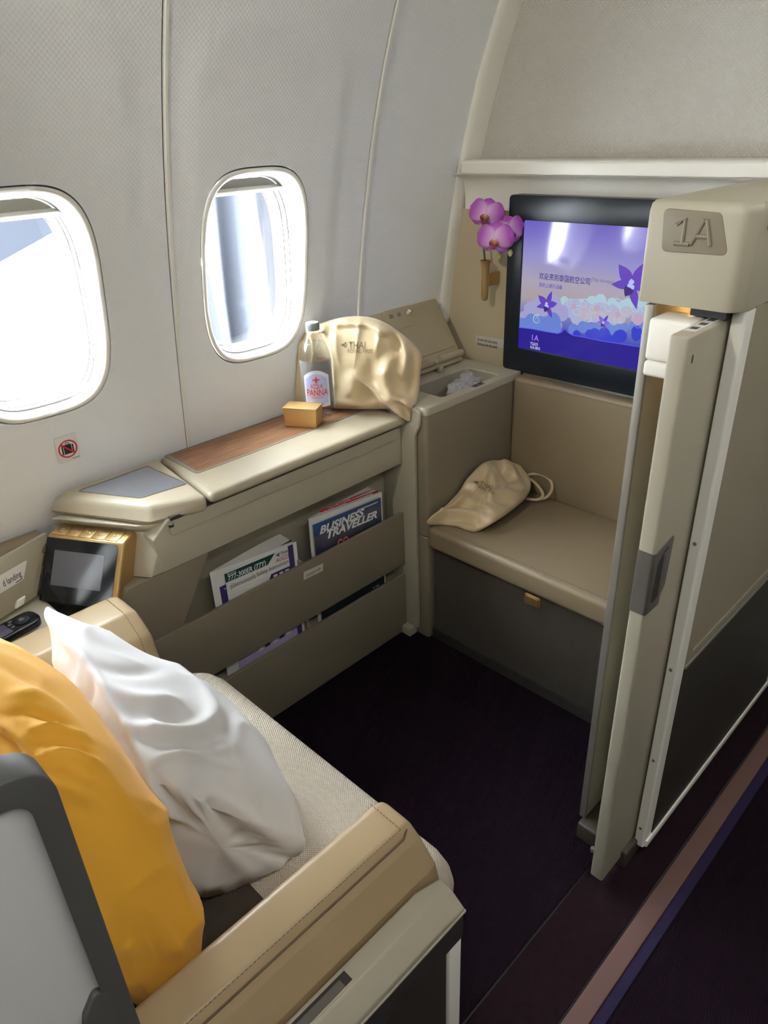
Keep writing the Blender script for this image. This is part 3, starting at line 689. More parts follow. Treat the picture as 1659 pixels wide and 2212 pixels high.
# lid folded back against the wall
def lidp(s_, t_, o_=0):   # s along y, t up the lid, o out of the lid face
    a = Vector((-1.497, 1.452 + s_, .806)); b = Vector((-1.612, 1.452+s_, .985)); d = (b-a).normalized(); n = Vector((d.z, 0, -d.x))
    return a + d*t_ + n*o_
mb = MB()
q = fillet([(0, .0), (.40, .0), (.40, .222), (0, .222)], .01)
mb.loft([[lidp(a, b, 0) for a, b in q], [lidp(a, b, -.016) for a, b in q]])
lid = mb.build('lid', M['lid'], lk, bevel=.003)
mb = MB(); q = fillet([(.012, .05), (.388, .05), (.388, .212), (.012, .212)], .008)
mb.loft([[lidp(a, b, .0025) for a, b in q], [lidp(a, b, -.004) for a, b in q]]).build('lid_lining', M['lid'], lid, bevel=.002)
mb = MB(); q = fillet([(.14, .155), (.275, .155), (.275, .222), (.14, .222)], .012)
mb.loft([[lidp(a, b, .004) for a, b in q], [lidp(a, b, -.004) for a, b in q]]).build('socket_plate', M['lid'], lid, bevel=.001)
for a in (.17, .205): mb = MB(); mb.loft([[lidp(a+dx_, .20+dt, .0058) for dx_, dt in ((-.007, -.006), (.007, -.006), (.007, .006), (-.007, .006))], [lidp(a+dx_, .20+dt, .002) for dx_, dt in ((-.007, -.006), (.007, -.006), (.007, .006), (-.007, .006))]]).build('socket', M['silver'], lid)
MB().tube([lidp(.243, .196, .004), lidp(.243, .200, .016)], .0055, 10).build('coat_hook', M['white'], lid)
MB().tube([lidp(.0, .024, .005), lidp(.25, .024, .005)], .012, 12).build('hinge_barrel', M['lid'], lid)
MB().tube([lidp(.285, .024, .005), lidp(.40, .024, .005)], .012, 12).build('hinge_barrel', M['lid'], lid)
MB().tube([lidp(.258, .022, .003), lidp(.277, .022, .003)], .009, 12).build('hinge_knuckle', M['cream'], lid)
MB().box(-1.492, -1.478, 1.71, 1.729, .799, .815).build('hinge_bracket', M['cream'], lk, bevel=.003)

# crumpled clear wrapper in the bin
mb = MB(); c = Vector((-1.375, 1.715, .765)); NU, NV = 26, 16; lp = []
for i in range(NU+1):
    th = math.pi*i/NU; row = []
    for j in range(NV*2):
        ph = 2*math.pi*j/(NV*2); d = Vector((math.sin(th)*math.cos(ph)*.72, math.sin(th)*math.sin(ph)*1.35, math.cos(th)*.8))
        r = .042*(1 + .8*abs(noise.noise(d*2.0)) + .22*abs(noise.noise(d*4.3+Vector((3, 1, 2)))))
        p = c + d*r; row.append((min(max(p.x, -1.43), -1.335), min(max(p.y, 1.56), 1.79), max(p.z, .70)))
    lp.append(row)
mb.loft(lp, cap=False)
tag(mb.build('plastic_wrapper', M['film'], sharp=25), 'crumpled clear plastic wrapper lying in the open bin', 'wrapper')

# ================================================================== SUITE PARTITION AND SLIDING DOOR
XA = -.394
pt = thing('suite_partition', (-.46, 1.5, 0), 'cream aisle partition with taupe 1A plate and dark lower panel', 'partition')
MB().box(-.535, -.523, 1.127, 1.862, .052, 1.236).build('inner_panel', M['cream'], pt)
MB().box(-.537, -.522, 1.119, 1.127, .052, 1.236).build('metal_edge', M['silver'], pt, bevel=.002)
MB().box(-.412, XA, 1.186, 1.89, .035, 1.36).build('outer_panel', M['partition'], pt)
po = MB().prism(fillet([(-.413, 1.152), (XA, 1.152), (XA+.003, 1.156), (XA+.003, 1.186), (-.413, 1.186)], [.002, .008, .004, .002, .002]), 2, .035, 1.236).build('end_post', M['white'], pt)
for z in (.09, .30, .545, .83): 
    MB().prism([(-.404+.0035*math.cos(a), z+.0035*math.sin(a)) for a in np.linspace(0, 2*math.pi, 12, endpoint=False)], 1, 1.1508, 1.1525).build('screw', M['silver'], po)
# raised border of the upper field
b0, b1, b2, b3 = 1.215, 1.865, .56, 1.325
mb = MB(); q0 = fillet([(1.186, .545), (1.888, .545), (1.888, 1.362), (1.186, 1.362)], .004); q1 = fillet([(b0, b2), (b1, b2), (b1, b3), (b0, b3)], .004)
mb.loft([[(XA+.0005, a, b) for a, b in q0], [(XA+.003, a, b) for a, b in q0], [(XA+.003, a, b) for a, b in q1], [(XA+.0002, a, b) for a, b in q1]], cap=False).build('field_border', M['partition'], pt)
dp = MB().box(XA+.0005, XA+.004, 1.188, 1.878, .052, .532).build('kick_panel', M['darkpanel'], pt, bevel=.001)
MB().box(XA, XA+.006, 1.187, 1.878, .532, .540).build('kick_trim', M['silver'], pt, bevel=.001)
MB().box(XA, XA+.008, 1.16, 1.89, .033, .053).build('bottom_trim', M['white'], pt, bevel=.002)
MB().box(XA, XA+.006, 1.878, 1.89, .053, .54).build('far_trim', M['white'], pt, bevel=.002)
MB().box(-.530, -.405, 1.10, 1.89, 0, .050).build('plinth', M['plinth'], pt, bevel=.006)
# head block
hd = MB()
pl = fillet([(-.552, 1.122), (XA-.012, 1.118), (XA+.004, 1.14), (XA+.004, 1.862), (-.552, 1.862)], [.006, .018, .018, .004, .004])
def hz(z, k): return [(-.47+(p[0]+.47)*k, 1.5+(p[1]-1.5)*(1-(1-k)*.25), z) for p in pl]
hd.loft([hz(1.238, .99), hz(1.242, 1.0), hz(1.372, 1.0), hz(1.383, .98), hz(1.388, .93)])
head = hd.build('head_block', M['cream'], pt, sharp=45)
MB().box(XA-.002, XA+.006, 1.16, 1.86, 1.352, 1.358).build('head_joint', M['seam'], pt)
YP = 1.1195
PP = lambda x, y, d=0: px(x, y, 1, YP-d)
q = [PP(1437, 449, -.004), PP(1563, 459, -.004), PP(1577, 553, -.004), PP(1431, 541, -.004)]
qf = fillet([(p.x, p.z) for p in q], .009)
npl = MB().prism(qf, 1, YP-.0015, YP+.006).build('number_plate', M['taupe'], head, bevel=.0015)
npl['label'] = 'taupe plate with raised 1A'
a, b = PP(1454, 525), PP(1533, 530); gh_ = PP(1480, 471).z-PP(1480, 526).z; gw_ = b.x-a.x
for nm, strokes in (('numeral_1', [[(.04, .76), (.26, 1), (.26, .0)], [(.04, 0), (.46, 0)]]), ('letter_A', [[(.50, 0), (.78, 1), (.84, 1), (1.02, 0)], [(.60, .33), (.95, .33)]])):
    mb = MB()
    for st_ in strokes: mb.tube([(a.x+x_*gw_, YP-.0012, a.z+z_*gh_) for x_, z_ in st_], .0034, 8)
    g_ = mb.build(nm, M['taupe'], head)
# warm lamp inside the pocket
MB().box(-.522, -.45, 1.32, 1.325, .9, 1.237).build('brass_liner', M['gold'], pt)
MB().box(-.510, -.465, 1.235, 1.265, 1.228, 1.237).build('pocket_lamp', M['warmglow'], pt)
MB().box(-.470, -.415, 1.135, 1.20, 1.224, 1.238).build('door_guide', M['gasket'], pt)

dr = thing('sliding_door', (-.43, 1.3, .03), 'narrow cream sliding door with grey recessed handle, half drawn', 'door')
DX0, DX1, DY = -.447, -.418, 1.02
lf = MB().box(DX0, DX1, DY, 1.85, .025, 1.222).build('door_leaf', M['cream'], dr, bevel=.005, segs=3)
MB().box(DX0+.006, DX1-.005, 1.05, 1.16, 1.2215, 1.2228).build('door_label', M['grey'], lf)
for y in (1.07, 1.10, 1.13): MB().box(DX0+.009, DX1-.009, y-.008, y+.006, 1.2226, 1.2231).build('label_print', M['dgrey'], lf)
MB().prism([(1.043+.0025*math.cos(a), 1.185+.007*math.sin(a)) for a in np.linspace(0, 2*math.pi, 12, endpoint=False)], 0, DX1-.001, DX1+.0004).build('keyhole', M['gasket'], lf)
zh0, zh1 = px(1395, 1332, 1, DY).z, px(1412, 1199, 1, DY).z
mb = MB(); hq = fillet([(DX0-.001, DY+.05), (DX0-.001, DY-.0012), (DX1+.0012, DY-.0012), (DX1+.0012, DY+.050)], [.001, .006, .006, .001])
hp = MB().prism(hq, 2, zh0, zh1)
hdl = hp.build('handle', M['greyp'], dr)
mb = MB(); q = fillet([(DY+.004, zh0+.002), (DY+.042, zh0+.012), (DY+.062, zh0+.035), (DY+.068, zh1+.012), (DY+.004, zh1)], [.002, .01, .012, .008, .002])
mb.prism(q, 0, DX1-.004, DX1+.0018).build('handle_plate', M['greyp'], hdl, bevel=.001)
q = fillet([(DY+.012, zh0+.018), (DY+.032, zh0+.022), (DY+.052, zh0+.045), (DY+.054, zh1-.004), (DY+.036, zh1-.008), (DY+.018, zh1-.024)], .007)
MB().prism(q, 0, DX1-.003, DX1+.0024).build('handle_recess', M['darkband'], hdl)
q = fillet([(DY+.030, zh0+.026), (DY+.050, zh0+.046), (DY+.052, zh1-.008), (DY+.034, zh1-.012)], .005)
MB().prism(q, 0, DX1-.003, DX1+.0040).build('grip', M['greyp'], hdl, bevel=.001)
yl = 1.09
zt_, zm_, zb_ = px(1440, 692, 1, yl).z, px(1440, 787, 1, yl).z, px(1440, 822, 1, yl).z
MB().box(-.514, DX0-.0005, yl, yl+.07, zm_+.0007, zt_).build('latch_box', M['white'], dr, bevel=.006)
MB().box(-.514, DX0-.0005, yl, yl+.07, zb_, zm_).build('latch_cover', M['white'], dr, bevel=.006)
MB().tube([(-.452, 1.028, .09), (-.452, 1.028, .10)], .005, 10).build('floor_pin', M['silver'], dr)

# ================================================================== SIDE CONSOLE
cs = thing('side_console', (-1.5, 1.0, 0), 'cream side console with magazine pockets under the windows', 'console')
FX = -1.374
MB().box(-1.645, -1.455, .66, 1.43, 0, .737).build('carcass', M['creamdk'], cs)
MB().prism([(.62, .612), (1.417, .612), (1.417, .737), (.655, .737), (.612, .70)], 0, -1.456, FX).build('upper_panel', M['cream'], cs, bevel=.003)
q = fillet([(.652, .695), (1.405, .695), (1.405, .731), (.66, .731)], [.012, .014, .010, .010])
MB().prism(q, 0, FX-.002, FX+.003).build('tray_door', M['cream'], cs, bevel=.0012)
MB().box(-1.45, FX+.004, .66, 1.415, .7335, .741).build('shadow_gap', M['darkband'], cs)
MB().prism([(.40, .42), (.632, .42), (.642, .448), (.746, .6105), (.53, .6105), (.47, .52)], 0, -1.456, FX-.004).build('lower_side_panel', M['taupe'], cs, bevel=.002)
s1_ = MB().box(FX-.010, FX+.002, .36, 1.417, .263, .4475).build('front_panel', M['taupe'], cs, bevel=.002)
s2_ = MB().box(FX-.010, FX+.002, .36, 1.417, .004, .2255).build('front_panel', M['taupe'], cs, bevel=.002)
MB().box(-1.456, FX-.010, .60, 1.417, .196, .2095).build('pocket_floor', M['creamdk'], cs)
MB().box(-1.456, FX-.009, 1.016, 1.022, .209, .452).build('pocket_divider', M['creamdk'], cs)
MB().prism([(-1.455, .03), (-1.322, .03), (-1.322, .715), (-1.306, .745), (-1.303, .79), (-1.33, .797), (-1.60, .797), (-1.60, .70), (-1.455, .70)], 1, 1.4175, 1.4305).build('end_post', M['cream'], cs, bevel=.003)
MB().box(-1.40, -1.338, 1.395, 1.43, 0, .03).build('foot', M['cream'], cs, bevel=.002)
# padded top
top = [(-1.352, .757), (-1.352, 1.416), (-1.643, 1.416), (-1.643, .797)]
def padloft(outl, rad, levels, name, m, par):
    return MB().loft([[(a_, b_, z) for a_, b_ in fillet(offset_poly(outl, ins), rad, 5)] for z, ins in levels]).build(name, m, par, sharp=50)
roll_ = [(.741, .010), (.743, .004), (.749, 0), (.757, .001), (.763, .004), (.7665, .010), (.768, .018)]
padloft(top, [.014, .004, .004, .010], roll_, 'top_pad', M['pad'], cs)
ZT = .768
wq = [px(375, 992, 2, ZT), px(429, 1020, 2, ZT)]
wx0, wx1 = -1.634, wq[1].x
ow = [(wx1+.006, wq[1].y-.010), (wx1+.006, 1.395), (wx0-.004, 1.395), (wx0-.004, wq[0].y-.006)]
iw = [(wx1, wq[1].y), (wx1, 1.389), (wx0, 1.389), (wx0, wq[0].y+.006)]
mb = MB(); fo_, fi_ = fillet(ow, [.014, .006, .006, .006]), fillet(iw, [.012, .004, .004, .004])
mb.loft([[(a, b, ZT-.003) for a, b in fo_], [(a, b, ZT+.0012) for a, b in fo_], [(a, b, ZT+.0012) for a, b in fi_], [(a, b, ZT-.0015) for a, b in fi_]], cap=False).build('inlay_trim', M['silver'], cs)
mb = MB(); mb.prism(fi_, 2, ZT-.004, ZT+.0003).build('wood_inlay', M['wood'], cs)
# nose of the armrest with a glossy touch plate
def P2(x, y, z): p = px(x, y, 2, z); return (p.x, p.y)
def nl(z, A, B, C, D, r): return [(a, b, z) for a, b in fillet([P2(*A, z), P2(*B, z), C, D, ], r, 5)]
C_, D_ = (-1.349, .748), (-1.640, .787)
rr_ = [.012, .03, .01, .006]
loops = [nl(.728, (122, 1107), (316, 1134), (-1.362, .742), (-1.632, .778), rr_), nl(.733, (107, 1105), (321, 1132), (-1.353, .745), (-1.638, .783), rr_), nl(.739, (102, 1101), (323, 1128), (-1.349, .747), D_, rr_),
         nl(.757, (108, 1084), (322, 1104), (-1.349, .748), D_, rr_), nl(.763, (113, 1077), (321, 1097), (-1.352, .748), (-1.639, .786), rr_), nl(.767, (119, 1072), (318, 1090), (-1.357, .746), (-1.637, .783), rr_), nl(.7695, (127, 1067), (314, 1083), (-1.364, .742), (-1.632, .779), rr_), nl(.770, (135, 1064), (309, 1078), (-1.372, .737), (-1.626, .774), rr_)]
nose = MB().loft(loops).build('nose_pad', M['pad'], cs, sharp=50)
G = [P2(170, 1061, .7702), P2(303, 1076, .7702), P2(403, 1045, .7702), P2(318, 1008, .7702)]
MB().prism(fillet(G, [.006, .02, .008, .006]), 2, .7690, .7712).build('touch_plate', mat('reflective_glass_plate', S(176, 180, 190), .03, metal=.8), nose)
mb = MB(); gf = fillet(G, [.006, .02, .008, .006]); cg = Vector((sum(p[0] for p in gf)/len(gf), sum(p[1] for p in gf)/len(gf)))
mb.loft([[(a, b, .7718) for a, b in gf], [(cg.x+(a-cg.x)*1.03, cg.y+(b-cg.y)*1.03, .7718) for a, b in gf], [(cg.x+(a-cg.x)*1.03, cg.y+(b-cg.y)*1.03, .769) for a, b in gf]], cap=False).build('plate_rim', M['silver'], nose)
UU = Vector((.867, .498, 0)); NN = Vector((.498, -.867, 0)); OO = Vector((-1.581, .463, 0))
def CU(u, n, z): return OO + UU*u + NN*n + Vector((0, 0, z))
def cpoly(pts, z): return [((q.x, q.y, z) if isinstance(q, Vector) else (q[0], q[1], z)) for q in pts]
MB().loft([cpoly([CU(.012, -.050, 0), CU(.196, -.050, 0), (FX-.012, .645), (FX-.012, .738), (-1.63, .738)], .7065), cpoly([CU(-.012, -.030, 0), CU(.211, -.036, 0), (FX-.004, .660), (FX-.004, .738), (-1.63, .738)], .7285)]).build('neck', M['cream'], cs, sharp=40, bevel=.003)
MB().loft([cpoly([CU(-.002, -.004, 0), CU(.200, -.004, 0), (FX-.001, .588), (FX-.001, .66), (-1.64, .66)], .6125), cpoly([CU(-.002, -.054, 0), CU(.200, -.054, 0), (FX-.001, .640), (FX-.001, .66), (-1.64, .66)], .706)]).build('upper_side_panel', M['cream'], cs, sharp=40, bevel=.003)
MB().prism([(-1.366+.006*math.cos(a), .657+.006*math.sin(a)) for a in np.linspace(0, 2*math.pi, 14, endpoint=False)], 2, .722, .7285).build('pivot_bolt', M['gasket'], cs)

# ------------------------------------------------------------------ seat control screen
ctl = thing('seat_control_unit', (-1.50, .50, .575), 'gold framed seat control display with five buttons', 'control panel')
gp = [(-.050, .708), (.0, .7035), (.0795, .575), (-.06, .575)]
g_ = MB().loft([[CU(-.004, n, z) for n, z in gp], [CU(.197, n, z) for n, z in gp]]).build('gold_housing', M['gold'], ctl, bevel=.006)
ds = (CU(0, .0795, .575) - CU(0, 0, .7035)); sl = ds.length; ds.normalize(); dn = UU.cross(ds).normalized()
if dn.dot(NN) < 0: dn = -dn
def DS(u, t_, o_=0): return CU(u, 0, .7035) + ds*t_ + dn*o_
q = fillet([(-.002, .005), (.183, .005), (.183, sl-.002), (-.002, sl-.002)], [.002, .014, .004, .002])
gl = MB().loft([[DS(u, t_, .0016) for u, t_ in q], [DS(u, t_, -.002) for u, t_ in q]]).build('display_glass', M['blackgloss'], ctl)
MB().loft([[DS(u, t_, .0020) for u, t_ in ((.022, .032), (.152, .032), (.152, .112), (.022, .112))], [DS(u, t_, .0014) for u, t_ in ((.022, .032), (.152, .032), (.152, .112), (.022, .112))]]).build('display', mat('idle_display', S(96, 96, 102), .08), gl)
topn = [(-.044, .7078), (-.004, .7042)]
for i in range(5):
    u0_, u1_ = .006+i*.0345, .006+i*.0345+.0325
    n0, n1 = -.040, -.003
    zf = lambda n: .7035 + (.708-.7035)*(-n/.05)
    bt = MB().loft([[CU(u, n, zf(n)+.0015) for u, n in ((u0_, n0), (u1_, n0), (u1_, n1), (u0_, n1))], [CU(u, n, zf(n)-.002) for u, n in ((u0_, n0), (u1_, n0), (u1_, n1), (u0_, n1))]]).build('button', M['gold'], ctl, bevel=.0007)
    uc = (u0_+u1_)/2; I = lambda du, dn_: CU(uc+du, -.0215+dn_, zf(-.0215)+.0022)
    paths = [[[(-.004, -.004), (.004, -.004), (.005, .002), (-.002, .005), (-.005, .0)]], [[(-.007, 0), (.007, 0)]], [[(-.007, -.004), (-.001, .0), (.002, -.001), (.007, .004)]], [[(-.005, -.006), (-.003, .002), (.003, .002), (.005, .007)], [(.002, -.002), (.007, -.002)]], [[(-.005, -.006), (-.003, .003), (.004, .003)], [(.0, .003), (.002, .008)], [(.002, -.003), (.007, -.003)]]][i]
    mb = MB()
    for p in paths: mb.tube([I(*k) for k in p], .0006, 5)
    mb.build('button_icon', M['whiteprint'], bt)

# ------------------------------------------------------------------ armrest stowage with open lid, handset
st = thing('armrest_stowage', (-1.53, .15, 0), 'cream armrest stowage box with its lid open against the wall', 'stowage box')
MB().box(-1.645, -1.425, -.40, .405, 0, .572).build('box_body', M['cream'], st, bevel=.004)
MB().prism(fillet([(-1.655, .62), (-1.60, .62), (-1.585, .665), (-1.60, .695), (-1.645, .70)], .012), 1, -.40, .455).build('wall_pad', M['leather2'], st)
MB().box(-1.60, -1.583, -.4, .30, .655, .675).build('brass_strip', M['gold'], st, bevel=.003)
BR, BL, TR, TL = px(80, 1287, 2, .580), px(0, 1338, 2, .580), px(104, 1150, 2, .70), px(0, 1190, 2, .70)
dB = (BL-BR); dT = (TL-TR); BL = BR + dB*2.6; TL = TR + dB*2.6
ln_ = (BL-BR).cross(TR-BR).normalized()
if ln_.x < 0: ln_ = -ln_
def LP(s_, t_, o_=0): return BR.lerp(BL, s_).lerp(TR.lerp(TL, s_), t_) + ln_*o_
q = fillet([(0, 0), (1, 0), (1, 1), (0, 1)], .03)
ld = MB().loft([[LP(a, b, 0) for a, b in q], [LP(a, b, -.012) for a, b in q]]).build('lid', M['cream'], st, bevel=.002)
q = fillet([(.06, .12), (1, .12), (1, .92), (.06, .92)], .03)
MB().loft([[LP(a, b, .002) for a, b in q], [LP(a, b, -.004) for a, b in q]]).build('lid_lining', M['cream'], ld, bevel=.001)
MB().loft([[LP(a, b, .006) for a, b in ((.155, .02), (.24, .02), (.24, .15), (.155, .15))], [LP(a, b, -.01) for a, b in ((.155, .02), (.24, .02), (.24, .15), (.155, .15))]]).build('hinge', M['white'], ld, bevel=.002)
q = fillet([(.205, .44), (.80, .44), (.80, .74), (.205, .74)], .03)
MB().loft([[LP(a, b, .0028) for a, b in q], [LP(a, b, .001) for a, b in q]]).build('notice', M['sticker'], ld)
rgt = (BR-BL).normalized()
text('d landing', LP(.42, .52, .0032), rgt, (TR-BR), .021, M['darkprint'], ld, width=(LP(.235, .5)-LP(.42, .5)).length, bold=.006, ext=.0003)
MB().loft([[LP(a, b, .0032) for a, b in ((.225, .46), (.29, .46), (.29, .475), (.225, .475))], [LP(a, b, .0025) for a, b in ((.225, .46), (.29, .46), (.29, .475), (.225, .475))]]).build('notice_line', M['darkprint'], ld)

HA, HB = px(88, 1322, 2, .59)+Vector((-.035, -.012, 0)), px(-40, 1392, 2, .59)+Vector((-.035, -.012, 0))
hd_ = (HB-HA).normalized(); hs = Vector((-hd_.y, hd_.x, 0)); hs = hs if hs.x > 0 else -hs
hs_t = thing('handset', (HA.x, HA.y, .573), 'black remote handset with round keypad resting in the armrest stowage', 'handset')
def HS(a, b, z): return Vector((HA.x, HA.y, z)) + hd_*a + hs*b
q = fillet([(0, 0), (.19, 0), (.19, .058), (0, .058)], .024)
hb_ = MB().loft([[HS(a, b, .573) for a, b in q], [HS(a, b, .589) for a, b in q]]).build('body', M['blackgloss'], hs_t, bevel=.003)
MB().loft([[HS(a, b, .5895) for a, b in ((.065, .008), (.165, .008), (.165, .050), (.065, .050))], [HS(a, b, .5885) for a, b in ((.065, .008), (.165, .008), (.165, .050), (.065, .050))]]).build('display', mat('handset_display', S(38, 36, 48), .1, emis=S(58, 54, 70), estr=.5), hb_)
MB().loft([[HS(.034+.016*k*math.cos(t_), .030+.016*k*math.sin(t_), z) for t_ in np.linspace(0, 6.283, 24, endpoint=False)] for k, z in ((1, .589), (1, .5915), (.8, .592))]).build('dial', M['bezel'], hb_)
MB().loft([[HS(.034+.006*k*math.cos(t_), .030+.006*k*math.sin(t_), z) for t_ in np.linspace(0, 6.283, 16, endpoint=False)] for k, z in ((1, .592), (1, .5935))]).build('centre_key', M['greyp'], hb_)
for a, b in ((.052, .014), (.058, .024), (.058, .036)): MB().loft([[HS(a+da, b+db, z) for da, db in ((-.004, -.003), (.004, -.003), (.004, .003), (-.004, .003))] for z in (.589, .591)]).build('key', M['dgrey'], hb_)

# ================================================================== SEAT
se = thing('suite_seat', (-.85, .2, 0), 'wide cream first class seat with tan leather armrests', 'seat')
MB().box(-1.19, -.56, -.25, .50, 0, .30).build('seat_base', M['darkpanel'], se, bevel=.01)
# cushion: rounded, woven
def cush(x0, x1, y0, y1, z0, z1, r, crown):
    loops = []; 
    prof = [(y0, z0), (y1-.03, z0)] + [(y1-.075+.085*math.cos(t_), z0+.088+.088*math.sin(t_)*(1 if t_ > 0 else 1)) for t_ in np.linspace(-math.pi/2+.3, math.pi/2, 16)] + [(y1-.16, z0+.180), (y1-.30, z0+.178), (y0, z0+.17)]
    xs_ = [(x0, .84), (x0+.012, .93), (x0+.03, .975), (x0+.06, 1), (x0+.2, 1.0), ((x0+x1)/2, 1.0), (x1-.2, 1.0), (x1-.06, 1), (x1-.03, .975), (x1-.012, .93), (x1, .84)]
    for x_, k in xs_:
        cy_, cz_ = (y0+y1)/2, z0+.085
        loops.append([(x_, y0 + (y-y0)*(1-(1-k)*.35), cz_+(z-cz_)*k) for y, z in prof])
    return MB().loft(loops)
cush(-1.235, -.488, -.12, .622, .275, .46, .06, .01).build('seat_cushion', M['seat'], se, sharp=60)
MB().box(-.76, -.567, .02, .345, .452, .4575).build('dark_shade_pad', M['fabricdk'], se, bevel=.002)  # dark woven pad added over the cushion to deepen the pillow's shade
# backrest
MB().prism(fillet([(-.02, .46), (.06, .46), (-.06, 1.16), (-.16, 1.16)], [.02, .03, .04, .04]), 0, -1.20, -.57).build('backrest', M['seat'], se, bevel=.02)
# left armrest (against the console)
def arm_loft(prof, ys_, name, par=se):
    return MB().loft([[(x_, y, z) for x_, z in prof] if not callable(prof) else prof(y) for y in ys_])
lp_ = fillet([(-1.418, .45), (-1.418, .585), (-1.36, .622), (-1.28, .622), (-1.225, .585), (-1.205, .50), (-1.205, .45)], [.004, .02, .03, .03, .03, .02, .004], 6)
c0 = Vector((-1.31, .5))
loops = []
for y, k in ((-.35, 1), (.2, 1), (.40, 1), (.475, 1), (.490, .985), (.498, .955), (.502, .91)): loops.append([(c0.x+(a-c0.x)*k, y, c0.y+(b-c0.y)*k) for a, b in lp_])
la_ = MB().loft(loops).build('armrest', M['leather'], se, sharp=50); la_['label'] = 'leather armrest on the window side'
ed_ = [(c0.x+(a-c0.x)*1.004, .474, c0.y+(b-c0.y)*1.006) for a, b in lp_]
stitches([Vector(p)+Vector((.0, 0, .0008)) for p in ed_[6:-6]], 'stitching', la_, step=.007, ln=.0045, r=.0007)
# right armrest (aisle side)
rp_ = fillet([(-.563, .463), (-.563, .605), (-.545, .634), (-.492, .632), (-.474, .608), (-.452, .560), (-.449, .463)], [.003, .02, .016, .010, .01, .006, .003], 6)
c0 = Vector((-.50, .54)); loops = []
for y, k in ((-.35, 1), (.2, 1), (.45, 1), (.485, 1), (.494, .985), (.499, .96), (.502, .92)): loops.append([(c0.x+(a-c0.x)*k, y+(.634-(c0.y+(b-c0.y)*k))*.18*(1 if y > .4 else 0), c0.y+(b-c0.y)*k) for a, b in rp_])
ra_ = MB().loft(loops).build('armrest', M['leather'], se, sharp=50); ra_['label'] = 'tan leather armrest on the aisle side'
MB().tube([(-.480, -.3, .6235), (-.480, .478, .6235), (-.488, .492, .624)], .0016, 6).build('seam', M['piping'], ra_)
stitches([(-.4885, -.1, .6338), (-.4885, .478, .6338)], 'stitching', ra_); stitches([(-.4885, .481, .6338), (-.545, .481, .6352)], 'stitching', ra_)
# aisle side shell
sp_ = [(-.4375, .462), (-.4375, .574), (-.434, .582), (-.414, .582), (-.393, .552), (-.393, .545), (-.430, .545)]
lo_ = [[(x_, y, z) for x_, z in [(-.4475, .518), (-.4475, .554), (-.443, .561), (-.417, .561), (-.395, .531), (-.395, .518)]] for y in (-.40, .462)]
lo_.append([(-.4475, .516, .518), (-.4475, .514, .534), (-.443, .513, .537), (-.417, .511, .537), (-.395, .508, .526), (-.395, .511, .518)])
shell = MB().loft(lo_).build('side_shell', M['cream'], se, bevel=.0025)
MB().box(-.446, -.3975, -.40, .511, .455, .5175).build('shell_band', M['darkband'], se, bevel=.002)
MB().box(-.446, -.3935, -.40, .5115, .515, .5195).build('shell_bead', M['cream'], se, bevel=.001)
MB().box(-.434, -.404, -.40, .480, .03, .455).build('lower_panel', M['darkpanel'], se)
MB().box(-.436, -.399, .482, .5085, .02, .455).build('front_post', M['white'], se, bevel=.002)
# recess with sliding control in the shell top
SP = lambda x, y, z=.5618: px(x, y, 2, z)
q = [SP(752, 2098), SP(800, 2098), SP(640, 2240), SP(590, 2240)]
a, b = SP(795, 2085).y, -.1
q = fillet([(-.440, b), (-.420, b), (-.420, a), (-.440, a)], .006)
MB().prism(q, 2, .558, .5616).build('recess_frame', M['cream'], shell, bevel=.0004)
y_ = SP(775, 2130).y
MB().box(-.438, -.4225, b, y_, .5605, .5622).build('recess', M['darkband'], shell)
MB().box(-.4335, -.4225, b, y_-.012, .5618, .5628).build('slider', M['greyp'], shell)
# winged side of the shell by the headrest
wp = fillet([(-.30, .45), (.083, .45), (.083, 1.100), (-.30, 1.157)], [0, 0, .034, 0], 8)
wi = MB().prism(wp, 0, -.475, -.452).build('privacy_wing', M['grey'], se, bevel=.002)
mb = MB(); wo = fillet([(-.30, 1.162), (.087, 1.105), (.087, .45), (-.30, .45)], [0, .036, 0, 0], 10)[:-1]; wn = fillet([(-.30, 1.138), (.066, 1.084), (.066, .45), (-.30, .45)], [0, .022, 0, 0], 10)[:-1]
lo_ = []
for x_, k in ((-.480, 0), (-.446, 0)):
    lo_.append([(x_, a, b) for a, b in wo])
mb.loft([[(-.479, a, b) for a, b in wn], [(-.479, a, b) for a, b in wo], [(-.446, a, b) for a, b in wo], [(-.446, a, b) for a, b in wn]], cap=False, closed=False).build('wing_rim', M['dgrey'], wi, bevel=.002)
MB().prism(fillet([(.040, .70), (.075, .70), (.075, .835), (.062, .850), (.048, .83), (.040, .80)], .006), 0, -.46, -.4455).build('wing_hinge', M['dgrey'], wi, bevel=.003)

